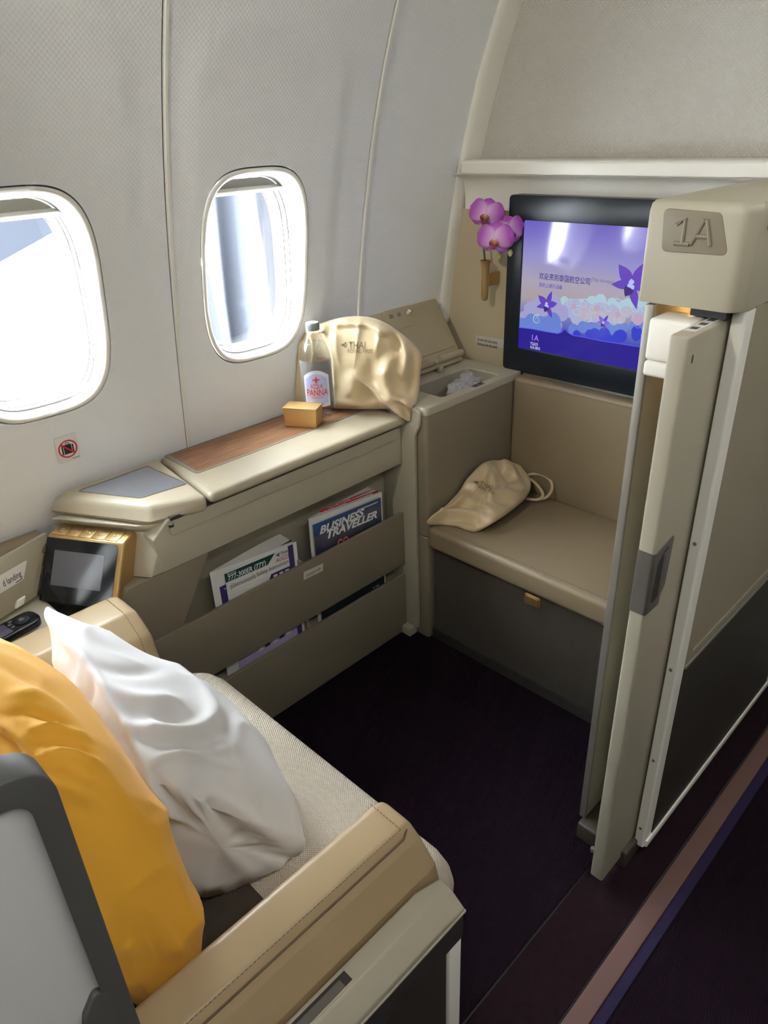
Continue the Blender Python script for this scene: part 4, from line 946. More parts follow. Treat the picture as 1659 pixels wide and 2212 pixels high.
# ================================================================== SOFT THINGS
def soft(keys, ncs, nsp, name, m, amp, wr, label, cat, cr=None, sharp=180):
    """closed soft body: each key is a ring of points; both directions are splined, then creased with noise"""
    K = np.array([[list(p) for p in k] for k in keys], float)            # rings x points x 3
    rings = np.array([spline(k, ncs, True) for k in K])
    L_ = np.stack([spline(rings[:, j], nsp) for j in range(rings.shape[1])], 1)
    loops = [[Vector(p) for p in r] for r in L_]
    # close the ends smoothly
    def endcap(r):
        c = sum(r, Vector())/len(r); return [[c+(p-c)*k for p in r] for k in (.75, .5, .25, .02)]
    loops = endcap(loops[0])[::-1] + loops + endcap(loops[-1])
    mb = MB(); mb.loft(loops)
    n = len(loops[0]); V = [Vector(p) for p in mb.v]; rows = len(loops)
    out = []; ctr = sum(V, Vector())/len(V)
    for i in range(rows):
        for j in range(n):
            p = V[i*n+j]; a = V[i*n+(j+1) % n]-V[i*n+(j-1) % n]; b = V[min(i+1, rows-1)*n+j]-V[max(i-1, 0)*n+j]
            nr = a.cross(b); nr = nr.normalized() if nr.length > 1e-9 else Vector((0, 0, 0))
            if nr.dot(p-ctr) < 0: nr = -nr
            out.append(tuple(p + nr*(wr(p, i/(rows-1), j/n) + (cr(p, nr) if cr else 0))))
    mb.v = out
    return tag(mb.build(name, m, sharp=sharp), label, cat)

def ridge(p, s, v): return (1-abs(noise.noise(Vector((p.x*s[0]+v, p.y*s[1], p.z*s[2])))))**4

# white pillow: rings from the window end to the aisle end; ring points: top seam, front, front low, bottom, back low, back
def ring6(T, F, FL, B, BL_, K): return [T, F, FL, B, BL_, K]
wk = [
 ring6((-1.150, .300, .792), (-1.160, .318, .74), (-1.172, .345, .62), (-1.18, .36, .52), (-1.176, .335, .60), (-1.165, .305, .72)),
 ring6((-1.085, .302, .782), (-1.085, .385, .70), (-1.09, .445, .57), (-1.09, .40, .475), (-1.085, .300, .55), (-1.085, .268, .68)),
 ring6((-.980, .292, .775), (-.965, .415, .685), (-.965, .490, .565), (-.965, .41, .463), (-.97, .270, .53), (-.975, .248, .67)),
 ring6((-.860, .276, .760), (-.845, .405, .675), (-.845, .490, .56), (-.84, .40, .462), (-.85, .262, .52), (-.86, .234, .65)),
 ring6((-.775, .262, .735), (-.745, .370, .64), (-.715, .465, .53), (-.72, .38, .462), (-.745, .265, .50), (-.765, .228, .62)),
 ring6((-.742, .262, .705), (-.705, .345, .60), (-.668, .440, .49), (-.685, .36, .464), (-.722, .278, .475), (-.742, .230, .59)),
]
def wr_w(p, u, v):
    f = .011*(ridge(p, (3.5, 7, 5), 3.1)-.35) + .006*(ridge(p, (9, 9, 6), 8.4)-.3) + .004*noise.noise(p*14)
    return f*min(1, u*6)*(.6+.4*min(1, (1-u)*5))
WCR = creases([
 ([(90, 1312), (150, 1388), (190, 1432), (240, 1512), (285, 1590), (325, 1678)], .010, 9),
 ([(330, 1690), (343, 1735), (372, 1752), (412, 1742), (455, 1712)], .016, 9), ([(352, 1700), (368, 1728), (385, 1722)], -.014, 8),
 ([(442, 1722), (480, 1765), (540, 1815), (600, 1850), (650, 1868)], -.013, 10), ([(455, 1712), (520, 1755), (590, 1810), (660, 1835)], .008, 16),
 ([(320, 1660), (345, 1640), (380, 1636), (440, 1640), (520, 1665)], .006, 9), ([(330, 1672), (345, 1700), (352, 1760), (380, 1850)], -.008, 12),
 ([(200, 1440), (270, 1455), (350, 1450)], -.008, 12), ([(225, 1480), (300, 1512), (390, 1515)], .008, 13), ([(240, 1510), (320, 1550), (430, 1548)], -.008, 14),
 ([(275, 1570), (350, 1580), (430, 1572), (455, 1535), (440, 1490)], .011, 14), ([(300, 1600), (380, 1612), (480, 1592), (500, 1540)], -.010, 13), ([(330, 1640), (420, 1625), (510, 1618)], .006, 12),
 ([(150, 1400), (165, 1440), (185, 1500)], -.008, 10), ([(180, 1440), (175, 1490), (190, 1540)], .009, 10), ([(205, 1470), (195, 1530)], -.008, 9), ([(235, 1540), (240, 1600), (290, 1680)], .007, 12),
 ([(130, 1340), (180, 1370), (260, 1400)], .006, 12), ([(380, 1780), (430, 1850), (440, 1920)], .007, 16), ([(420, 1760), (500, 1850), (560, 1900)], .006, 20)])
wp_ = soft(wk, 22, 22, 'pillow', M['pillow'], 0, wr_w, 'white cotton pillow leaning in front of the yellow pillow', 'pillow', WCR)
# seam along the top edge
yk = [
 ring6((-1.150, .150, .83), (-1.155, .185, .78), (-1.16, .20, .64), (-1.16, .17, .50), (-1.16, .14, .64), (-1.155, .13, .78)),
 ring6((-1.08, .150, .862), (-1.08, .225, .78), (-1.08, .236, .63), (-1.08, .18, .47), (-1.08, .10, .62), (-1.08, .095, .78)),
 ring6((-.95, .150, .895), (-.95, .235, .80), (-.94, .242, .63), (-.94, .18, .463), (-.94, .085, .62), (-.95, .078, .80)),
 ring6((-.82, .150, .900), (-.81, .235, .80), (-.80, .242, .63), (-.80, .18, .463), (-.80, .082, .62), (-.81, .075, .80)),
 ring6((-.70, .150, .870), (-.69, .228, .77), (-.68, .240, .61), (-.68, .18, .465), (-.68, .088, .60), (-.69, .082, .77)),
 ring6((-.625, .150, .80), (-.61, .205, .71), (-.60, .222, .58), (-.60, .17, .468), (-.60, .11, .58), (-.61, .108, .71)),
 ring6((-.590, .150, .72), (-.582, .175, .66), (-.575, .18, .56), (-.575, .16, .472), (-.578, .135, .56), (-.582, .128, .66)),
]
def wr_y(p, u, v):
    return (.008*(ridge(p, (4, 8, 7), 1.7)-.35) + .004*(ridge(p, (10, 10, 10), 5.2)-.3))*min(1, u*6)*min(1, (1-u)*6)
YCR = creases([
 ([(0, 1440), (60, 1462), (130, 1500)], -0.0056, 10.5), ([(20, 1500), (90, 1505), (170, 1560)], 0.0072, 10.5), ([(10, 1545), (80, 1540), (160, 1580)], -0.0080, 9.0),
 ([(60, 1580), (120, 1570), (190, 1600)], 0.0096, 8.2), ([(70, 1610), (130, 1602), (200, 1640)], -0.0080, 7.5), ([(72, 1640), (130, 1628), (200, 1655)], 0.0096, 8.2), ([(80, 1660), (150, 1662), (200, 1680)], -0.0080, 7.5),
 ([(0, 1562), (40, 1590), (66, 1625), (72, 1668)], 0.0128, 6.0), ([(0, 1590), (30, 1620), (45, 1665)], -0.0112, 7.5), ([(90, 1690), (150, 1700), (220, 1740)], 0.0056, 9.0),
 ([(140, 1740), (200, 1755)], -.004, 15), ([(250, 2050), (320, 2040), (400, 2055)], .0048, 12)])
yp = soft(yk, 22, 18, 'pillow', M['yellow'], 0, wr_y, 'mustard yellow pillow against the seat back', 'pillow', YCR)
# loose end of its pillowcase
fk = [[Vector((q_.x, q_.y, max(q_.z, .475))) for q_ in r_] for r_ in [[px(238, 2060, 1, .125), px(262, 2085, 1, .13), px(300, 2110, 1, .145), px(342, 2121, 1, .165)], [px(225, 2110, 1, .115), px(250, 2140, 1, .12), px(290, 2165, 1, .13), px(330, 2160, 1, .15)], [px(225, 2190, 1, .11), px(245, 2205, 1, .115), px(275, 2215, 1, .12), px(310, 2200, 1, .13)]]]
L_ = [spline(k, 6) for k in fk]; mb = MB(); mb.loft([[Vector(p) for p in r] for r in L_], cap=False, closed=False)
fo = mb.build('case_flap', M['yellow'], yp); fo.modifiers.new('thickness', 'SOLIDIFY').thickness = .003

# ------------------------------------------------------------------ satin duvet bag on the console
def flatbag(outline, c, n, front, back, name, wr, label, cat, nr=44, m=None, cr=None, fit=None):
    """soft bag swelling from a closed outline (3D points in one plane with normal n)"""
    n = Vector(n).normalized(); O_ = [Vector(p) for p in spline(outline, 9, True)]; c = Vector(c); lf_, lb_ = [], []
    for i in range(nr+1):
        r = i/nr; rf = []; rb = []
        for p in O_:
            q = c+(p-c)*max(r, .004); h = (max(0, 1-r**2.2))**.55
            Q_ = q + n*front*h; rf.append(Q_ + n*((wr(q, r) + 1.7*(cr(Q_, n) if cr else 0))*min(1, (1-r)*5+.3))); rb.append(q - n*(back*h))
        lf_.append(rf); lb_.append(rb)
    mb = MB(); mb.loft(lf_ + [[c2 for c2 in l] for l in lb_[-2::-1]])
    if fit: mb.v = [fit(*p) for p in mb.v]
    return tag(mb.build(name, m or M['satin'], sharp=180), label, cat)
b0 = px(655, 884, 2, .770); b1 = px(860, 890, 2, .770)
dd = Vector((b1.x-b0.x, b1.y-b0.y, 0)).normalized(); nb = Vector((dd.y, -dd.x, 0)); nb = nb if nb.x > 0 else -nb
def onplane(x, y, p0, n):
    d = fw + rt*((x-829.5)/FPX) - up*((y-1106.0)/FPX); return CAM + d*((p0-CAM).dot(n)/d.dot(n))
bo_px = [(642, 878), (636, 800), (639, 730), (668, 707), (705, 694), (742, 685), (782, 683), (822, 692), (862, 716), (897, 746), (911, 768), (909, 800), (905, 850), (897, 882), (886, 911), (868, 893), (850, 884), (800, 884), (740, 883), (690, 881)]
tilt = (nb + Vector((0, 0, .16))).normalized()
outl = [onplane(x, y, b0, tilt) for x, y in bo_px]
for i_, (x_, y_) in enumerate(bo_px):
    if (x_, y_) in ((897, 882), (886, 911)): outl[i_] = px(x_, y_, 0, -1.334)
    if (x_, y_) == (868, 893): outl[i_] = px(x_, y_, 0, -1.346)
cb = onplane(770, 800, b0, tilt)
def wr_b(p, r): return .008*(ridge(p, (5, 7, 5), 2.2)-.3) + .007*(ridge(p, (14, 16, 9), 7.7)-.3)*(.3+r) + .004*noise.noise(p*14) + .0022*noise.noise(p*34)
BCR = creases([([(650, 720), (668, 760), (662, 850)], -.010, 9), ([(664, 712), (690, 730), (700, 700)], .010, 8), ([(700, 702), (735, 712), (770, 708)], -.007, 8), ([(735, 690), (760, 700), (800, 698)], .008, 8),
 ([(800, 700), (830, 715), (850, 712)], .012, 9), ([(845, 715), (858, 740), (850, 760)], -.010, 8), ([(862, 722), (880, 760), (872, 810)], .011, 10), ([(890, 750), (895, 800), (885, 850)], -.009, 9),
 ([(850, 765), (835, 810), (845, 850), (870, 890)], .010, 13), ([(815, 760), (800, 810), (805, 870)], -.007, 14), ([(770, 800), (760, 840), (770, 878)], .007, 16), ([(735, 790), (728, 840), (735, 875)], -.006, 14), ([(850, 868), (872, 880), (884, 905)], -.012, 8), ([(866, 862), (885, 875), (895, 890)], .010, 7), ([(720, 868), (780, 874), (840, 866)], .006, 9)])
BC_ = px(691, 897, 2, .7695)
def bag_fit(x_, y_, z_):
    dx_, dy_ = x_-BC_.x, y_-BC_.y; dn_ = dx_*nb.x+dy_*nb.y; k_ = .0475**2-(dx_*dx_+dy_*dy_-dn_*dn_)   # the cloth stops at the bottle standing before it
    if k_ > 0 and dn_ > -math.sqrt(k_) and z_ < 1.0:
        t_ = dn_+math.sqrt(k_); x_ -= nb.x*t_; y_ -= nb.y*t_
    return (max(x_, WX(z_)+.0125, -1.346 if (y_ > 1.30 and z_ < .766) else -9), min(y_, 1.414) if z_ < .80 else y_, z_ if x_ > -1.346 else max(z_, .7695))
bag = flatbag(outl, cb, tilt, .050, .012, 'duvet_bag', wr_b, 'large champagne satin bag leaning on the sidewall behind the bottle', 'bag', cr=BCR, fit=bag_fit)
from mathutils.bvhtree import BVHTree
def drape(o, body, n, off=.0012):
    """lay a print onto the cloth it is printed on"""
    bv = BVHTree.FromPolygons([v.co.copy() for v in body.data.vertices], [tuple(q.vertices) for q in body.data.polygons]); n = Vector(n).normalized()
    bm = bmesh.new(); bm.from_mesh(o.data); bmesh.ops.triangulate(bm, faces=bm.faces); bmesh.ops.subdivide_edges(bm, edges=[e_ for e_ in bm.edges if e_.calc_length() > .004], cuts=1, use_grid_fill=True); bm.to_mesh(o.data); bm.free()
    for v in o.data.vertices:
        h = bv.ray_cast(v.co + n*.2, -n)
        if h[0] is not None: v.co = h[0] + n*off
    return o
def logo(parent, p, right, upv, k, m, n_off):
    """small three-lobed mark in front of the lettering"""
    right = Vector(right).normalized(); upv = (Vector(upv)-right*Vector(upv).dot(right)).normalized(); n = right.cross(upv); mb = MB()
    def lobe(cx, cy, a, L_, W_):
        ca, sa = math.cos(a), math.sin(a); q = []
        for t_ in np.linspace(0, 2*math.pi, 18, endpoint=False):
            x_ = L_*math.cos(t_); y_ = W_*math.sin(t_)*(1+.35*math.cos(t_)); q.append(Vector(p) + right*((cx+ca*x_-sa*y_)*k) + upv*((cy+sa*x_+ca*y_)*k) + n*n_off)
        mb.slab(q, n, .0003)
    lobe(-.42, 0, 0, .40, .30); lobe(.18, .34, .9, .34, .22); lobe(.18, -.34, -.9, .34, .22); lobe(.45, 0, 0, .16, .12)
    return mb.build('emblem', m, parent)
offb = .0535
def bag_text(s, x, y, size, wid, m, **kw):
    p = onplane(x, y, b0+tilt*offb, tilt); return drape(text(s, p, dd, Vector((0, 0, 1)), size, m, bag, width=wid, ext=.001, **kw), bag, tilt)
bag_text('THAI', 751, 753, .026, .048, M['satinprint'], bold=.012)
bag_text('ROYAL FIRST', 749, 763, .0165, .072, M['satinprint'])
drape(logo(bag, onplane(742, 746, b0+tilt*(offb+.001), tilt), dd, (0, 0, 1), .012, M['satinprint'], .001), bag, tilt)

# ------------------------------------------------------------------ small satin bag on the ottoman
ZO = .462
so_px = [(921, 1129), (948, 1108), (985, 1072), (1010, 1036), (1040, 1006), (1078, 997), (1113, 1003), (1138, 1022), (1147, 1046), (1138, 1072), (1102, 1104), (1062, 1130), (1030, 1147), (1014, 1146), (985, 1136), (952, 1132)]
outl2 = []
for x_, y_ in so_px:
    q_ = px(x_, y_, 2, ZO - (.030 if (x_ < 1035 and y_ > 1100) else 0))
    if q_.x < -1.276: q_ = px(x_, y_, 0, -1.276)
    if q_.y > 1.828: q_ = px(x_, y_, 1, 1.828)
    outl2.append(q_)
c2 = px(1050, 1075, 2, ZO)
def wr_s(p, r): return .010*(ridge(p, (8, 8, 8), 4.4)-.3) + .006*(ridge(p, (18, 16, 10), 9.1)-.3)
SCR = creases([([(940, 1118), (985, 1108), (1040, 1120)], .012, 7), ([(955, 1126), (1000, 1122), (1035, 1135)], -.009, 6), ([(965, 1098), (1010, 1092), (1060, 1105)], -.008, 8), ([(1040, 1075), (1085, 1068), (1130, 1066)], .010, 6), ([(1045, 1085), (1085, 1082), (1110, 1090)], -.009, 6),
 ([(1045, 1008), (1062, 1030), (1075, 1055)], .010, 8), ([(1068, 1002), (1085, 1020), (1100, 1045)], -.010, 7), ([(1088, 1000), (1110, 1018), (1120, 1045)], .010, 7), ([(1110, 1006), (1130, 1025), (1138, 1050)], -.008, 6), ([(1005, 1045), (1030, 1055), (1040, 1080)], .008, 9), ([(985, 1075), (1010, 1080), (1030, 1100)], .007, 9)])
sb = flatbag(outl2, c2, (.18, -.12, .97), .040, .0335, 'amenity_bag', wr_s, 'small champagne satin drawstring bag lying on the ottoman', 'bag', cr=SCR, fit=lambda x_, y_, z_: (max(x_, -1.285), min(y_, 1.8365), max(z_, .4246)))
def ribbon(pts, wd, name, parent, m):
    P_ = [Vector(p) for p in spline(pts, 7)]; a, b = [], []
    for i, p in enumerate(P_):
        t_ = (P_[min(i+1, len(P_)-1)]-P_[max(i-1, 0)]).normalized(); s_ = t_.cross(Vector((.3, -.5, .8))).normalized()*wd/2; a.append(p+s_); b.append(p-s_)
    o_ = MB().loft([a, b], cap=False, closed=False).build(name, m, parent); o_.modifiers.new('thickness', 'SOLIDIFY').thickness = .0008; return o_
ribbon([px(1134, 1028, 2, .475), px(1150, 1024, 2, .485), px(1172, 1026, 2, .49), px(1190, 1040, 2, .48), px(1192, 1058, 2, .465), px(1180, 1074, 2, .45), px(1164, 1078, 2, .44)], .009, 'ribbon', sb, M['satin'])
ribbon([px(1140, 1030, 2, .472), px(1158, 1045, 2, .475), px(1170, 1060, 2, .465), px(1172, 1072, 2, .452), px(1160, 1079, 2, .445), px(1136, 1077, 2, .44)], .009, 'ribbon', sb, M['satin'])
dsb = (px(1090, 1010, 2, .49)-px(950, 1110, 2, .49)); dsb.normalize()
rs = Vector((.79, -.05, 0)).normalized()
vn = (CAM-px(1045, 1050, 2, .53)).normalized()
tr_ = px(1066, 1059, 2, .535)-px(1034, 1045, 2, .535); tu_ = vn.cross(tr_)
tr_ -= vn*tr_.dot(vn)
p_ = px(1035, 1047, 2, .535); drape(text('THAI', p_, tr_, tu_, .020, M['satinprint'], sb, width=.040, ext=.004, bold=.012), sb, vn)
p_ = px(1031, 1053, 2, .535); drape(text('ROYAL FIRST', p_, tr_, tu_, .011, M['satinprint'], sb, width=.055, ext=.004), sb, vn)
drape(logo(sb, px(1029, 1042, 2, .535), tr_, tu_, .010, M['satinprint'], .001), sb, vn)

# ------------------------------------------------------------------ gold box
g0, g1 = px(617, 921, 2, .7695), px(683, 925, 2, .7695)
ge = (g1-g0); gw = ge.length; ge.normalize(); gd = Vector((-ge.y, ge.x, 0)); gd = gd if gd.x < 0 else -gd
gh = .053
def GB(a, b, z): return g0 + ge*a + gd*b + Vector((0, 0, z))
gb = thing('gift_box', g0+Vector((0, 0, 0)), 'small gold card box beside the water bottle', 'box')
MB().loft([[GB(a, b, .0003) for a, b in ((0, 0), (gw, 0), (gw, .055), (0, .055))], [GB(a, b, gh) for a, b in ((-.004, 0), (gw+.004, 0), (gw+.004, .055), (-.004, .055))]]).build('box_body', M['goldcard'], gb, bevel=.001)
MB().loft([[GB(a, b, gh+.0003) for a, b in ((-.0045, -.0012), (gw+.0045, -.0012), (gw+.0045, .056), (-.0045, .056))], [GB(a, b, gh+.0018) for a, b in ((-.0045, -.0012), (gw+.0045, -.0012), (gw+.0045, .056), (-.0045, .056))]]).build('lid_flap', M['goldcard'], gb, bevel=.0005)

# ------------------------------------------------------------------ water bottle
bc = px(691, 897, 2, .7695); bh = .268; rb = .0445
bt_ = thing('water_bottle', bc, 'clear water bottle with grey cap and red lettered label', 'bottle')
prof = [(.0005, .006), (rb*.55, .004), (rb*.78, .0006), (rb*.9, .006), (rb*.97, .02), (rb, .04), (rb, .165), (rb*.985, .172), (rb*.92, .185), (rb*.72, .21), (rb*.46, .232), (rb*.38, .239), (rb*.38, .2435)]
NP = 40
def petaloid(prof_, k, dz):
    loops = []
    for r, z in prof_:
        row = []
        for i in range(NP):
            a = 2*math.pi*i/NP; f = 1 - .10*max(0, 1-z/.035)*(.5+.5*math.cos(5*a)); row.append(bc + Vector((r*k*f*math.cos(a), r*k*f*math.sin(a), z+dz+ (.006*max(0, 1-z/.03)*(.5+.5*math.cos(5*a)) if r > .01 else 0))))
        loops.append(row)
    return loops
ou = petaloid(prof, 1, 0)
MB().loft(ou, cap=False).build('bottle_body', M['pet'], bt_, sharp=80)
wpf = [(max(r-.0022, .0004), z+.002) for r, z in prof if z < .215] + [(rb*.62, .214), (.0004, .214)]
MB().loft(petaloid(wpf, 1, 0), cap=False).build('water', M['water'], bt_, sharp=80)
MB().lathe([(.0195, .243), (.0195, .246), (.0185, .247)], bc, 32).build('neck_ring', M['pet'], bt_)
MB().lathe([(.0002, .268), (.0165, .268), (.0180, .2665), (.0185, .2625), (.0185, .2475), (.0002, .2475)], bc, 36, cap=False).build('cap', M['cap'], bt_, sharp=40)
mb = MB()
for k in range(36):
    a = 2*math.pi*k/36; c_, s_ = math.cos(a), math.sin(a); mb.tube([bc+Vector((.0186*c_, .0186*s_, .249)), bc+Vector((.0186*c_, .0186*s_, .2625))], .0006, 4)
o_ = mb.build('cap_ridges', M['cap'], bt_); o_['kind'] = 'stuff'
def arc(a0, a1, z0, z1, r, name, m, topf=None, n=28, par=bt_):
    lo_ = []
    for zt in np.linspace(0, 1, 7):
        row = []
        for i in range(n+1):
            a = a0+(a1-a0)*i/n; zz = z0 + ((topf(i/n) if topf else z1)-z0)*zt; row.append(bc+Vector((r*math.cos(a), r*math.sin(a), zz)))
        lo_.append(row)
    return MB().loft(lo_, cap=False, closed=False).build(name, m, par)
af = math.atan2(-bc.y, -bc.x)-.05      # the label faces the seat
lab = film_mat('label_film', S(222, 226, 240), .92); lab2 = mat('label_blue_film', S(176, 186, 226), .4)
arc(af-1.45, af+1.45, .040, .170, rb+.0002, 'clear_label_band', film_mat('clear_label', S(226, 232, 246), .16), n=60)
arc(af-.86, af+.86, .040, .150, rb+.0007, 'label', lab, topf=lambda t_: .128+.018*math.sin(math.pi*t_))
lab_o = arc(af-.70, af+.70, .050, .13, rb+.0011, 'label_field', lab2, topf=lambda t_: .120+.016*math.sin(math.pi*t_))
arc(af-.80, af+.80, .0385, .0405, rb+.0012, 'label_red_line', M['redtext'])
def btext(s, z, size, wid, m, **kw):
    def bend(x, y): a = af + x/rb; r = rb+.0016; return bc + Vector((r*math.cos(a), r*math.sin(a), z+y))
    text(s, (0, 0, 0), (1, 0, 0), (0, 1, 0), size, m, bt_, width=wid, align='CENTER', bend=bend, **kw)
btext('ACQUA', .095, .0185, .034, M['redtext'], bold=.012)
btext('PANNA', .074, .0265, .060, M['redtext'], bold=.012)
btext('TUSCANY', .066, .0085, .034, M['redtext'])
btext('NATURAL MINERAL WATER', .0475, .0050, .036, M['darkprint']); btext('500 ml e', .0425, .0050, .02, M['darkprint'])
mb = MB()
def BP(x, y): a = af + x/rb; r = rb+.0018; return bc+Vector((r*math.cos(a), r*math.sin(a), .1185+y))
def leaf(cx, cy, ang, L_, W_):
    ca, sa = math.cos(ang), math.sin(ang); q = [(t_*L_, W_*math.sin(math.pi*t_)) for t_ in np.linspace(0, 1, 8)] + [(t_*L_, -W_*math.sin(math.pi*t_)) for t_ in np.linspace(.9, .1, 6)]
    mb.add([BP(cx+ca*x_-sa*y_, cy+sa*x_+ca*y_) for x_, y_ in q], [tuple(range(len(q)))])
leaf(0, -.006, math.pi/2, .017, .0028); leaf(-.001, -.002, 2.4, .009, .0018); leaf(.001, -.002, .74, .009, .0018); leaf(-.0075, .003, -2.2, .005, .0013); leaf(.0075, .003, -.9, .005, .0013); leaf(0, -.004, -2.1, .006, .0012); leaf(0, -.004, -1.04, .006, .0012)
mb.add([BP(*p) for p in ((-.005, -.004), (.005, -.004), (.005, -.0026), (-.005, -.0026))], [(0, 1, 2, 3)])
mb.build('label_emblem', M['redtext'], bt_)
btext2 = lambda s, z, size, wid, da: text(s, (0, 0, 0), (1, 0, 0), (0, 1, 0), size, M['redtext'], bt_, width=wid, align='CENTER', bend=lambda x, y: bc + Vector(((rb+.0006)*math.cos(af+math.pi+da+x/rb), (rb+.0006)*math.sin(af+math.pi+da+x/rb), z+y)))
btext2('PANNA', .150, .013, .04, -.5)

# ================================================================== MAGAZINES in the console pocket
XC = -1.3925
PX_ = lambda x, y, o=0: px(x, y, 0, XC+o)
ry = Vector((0, 1, 0))
def sheet_box(x0, x1, ya, yb, zb, zt0, zt1, name, m, parent=None, base=None):
    return MB().add([(x0, ya, zb), (x1, ya, zb), (x1, yb, zb), (x0, yb, zb), (x0, ya, zt0), (x1, ya, zt0), (x1, yb, zt1), (x0, yb, zt1)], [(0, 3, 2, 1), (4, 5, 6, 7), (0, 1, 5, 4), (1, 2, 6, 5), (2, 3, 7, 6), (3, 0, 4, 7)]).build(name, m, parent)
def fan(parent, ya, yb, z_sp, zt0, zt1, xs_, n, spread, m=None, rise=.02):
    for i in range(n):
        f = i/(n-1); a, b = [], []
        for t_ in np.linspace(0, 1, 10):
            x_ = max(xs_ - f*.004 - spread*f*t_**1.6, -1.4535); y = ya + (yb-ya)*(t_*(1-.05*f)); z = zt0 + (zt1-zt0)*t_ + rise*f*math.sin(t_*1.9)
            a.append(Vector((x_, y, z))); b.append(Vector((max(xs_-f*.004-spread*f*t_**1.6*.2, -1.4535), y, z_sp)))
        MB().loft([a, b], cap=False, closed=False).build('page', m or M['pages'], parent)
# travel magazine behind the safety card
a, b = PX_(453, 1238, -.006), PX_(640, 1170, -.006)
mg = thing('magazine', (XC-.008, (a.y+b.y)/2, .21), 'white airline magazine with fanned pages behind the safety card', 'magazine', 'pocket literature')
sheet_box(XC-.0075, XC-.0065, a.y, b.y, .21, a.z, b.z, 'cover', M['paper'], mg)
fan(mg, a.y+.004, b.y-.01, .215, a.z-.002, b.z+.004, XC-.009, 12, .030, rise=.018)
sheet_box(XC-.0064, XC-.0058, a.y+.020, a.y+.07, .40, .487, .487, 'title_block', M['purple'], mg)
text('Tr', (XC-.0056, a.y+.031, .458), ry, rz, .028, M['whiteprint'], mg, ext=.0002)
sheet_box(XC-.0115, XC-.0108, b.y-.085, b.y-.012, .40, b.z+.004, b.z+.010, 'dark_page', M['green'], mg)
# safety card
a, b = PX_(485, 1238), PX_(633, 1176)
sc_ = thing('safety_card', (XC-.002, (a.y+b.y)/2, .21), 'white safety card with green heading in the nearer pocket', 'card', 'pocket literature')
sheet_box(XC-.003, XC-.0015, a.y, b.y, .21, a.z, b.z, 'card', M['paper'], sc_)
zt = lambda y: a.z + (b.z-a.z)*(y-a.y)/(b.y-a.y)
W_ = b.y-a.y
def flat(pts, name, m, parent, o=0):   # polygon on the cover, given as (fraction of width, metres below the top edge)
    q = [Vector((XC-.0013+o, a.y+u*W_, zt(a.y+u*W_)-d)) for u, d in pts]; return MB().slab(q, (1, 0, 0), .0003).build(name, m, parent)
flat([(0, .030), (.60, .030), (.72, .004), (0, .004)][::1], 'green_heading', M['green'], sc_)
flat([(.92, .36), (1, .34), (1, 0), (.92, 0)], 'purple_border', M['purple'], sc_)
flat([(.55, .095), (.93, .095), (.93, .062), (.63, .062)], 'purple_panel', M['purple'], sc_, .0002)
flat([(0, .15), (.93, .15), (.93, .092), (0, .092)], 'pink_panel', M['pink'], sc_)
for k in range(3): flat([(.66+.09*k, .085), (.72+.09*k, .085), (.72+.09*k, .068), (.66+.09*k, .068)], 'pictogram', M['whiteprint'], sc_, .0005)
sl_ = Vector((0, W_, b.z-a.z)).normalized()
def ctext(s, u, d, size, wid, m, **kw): text(s, (XC-.0008, a.y+u*W_, zt(a.y+u*W_)-d), sl_, rz, size, m, sc_, width=wid*W_, ext=.0003, **kw)
ctext('Boeing', .03, .011, .010, .12, M['whiteprint'])
ctext('777-300ER (77Y)', .03, .027, .020, .54, M['whiteprint'], bold=.02)
ctext('คู่มือความปลอดภัย', .04, .052, .016, .36, M['darkprint'])
ctext('Safety Instruction', .42, .050, .017, .48, M['darkprint'])
ctext('THAI', .80, .018, .015, .12, M['darkprint']); ctext('AUG22', .72, .034, .017, .20, M['red'])
flat([(.04, .064), (.60, .064), (.60, .062), (.04, .062)], 'text_line', M['grey'], sc_, .0003); flat([(.04, .072), (.28, .072), (.28, .070), (.04, .070)], 'text_line', M['grey'], sc_, .0003)
logo(sc_, (XC-.0008, a.y+.765*W_, zt(a.y+.765*W_)-.013), sl_, rz, .008, M['darkprint'], .0003)
lowz = lambda u, z: (u, zt(a.y+u*W_)-z)
flat([lowz(0, .212), lowz(.93, .212), lowz(.93, .30), lowz(0, .30)], 'lilac_panel', M['lilac'], sc_)
for k, u in enumerate((.30, .40, .52, .63, .74)): flat([lowz(u, .236+.0*k), lowz(u+.08, .236), lowz(u+.09, .30), lowz(u+.02+.02*(k % 2), .30)], 'picture_block', M['whiteprint' if k % 2 == 0 else 'green'], sc_, .0003)
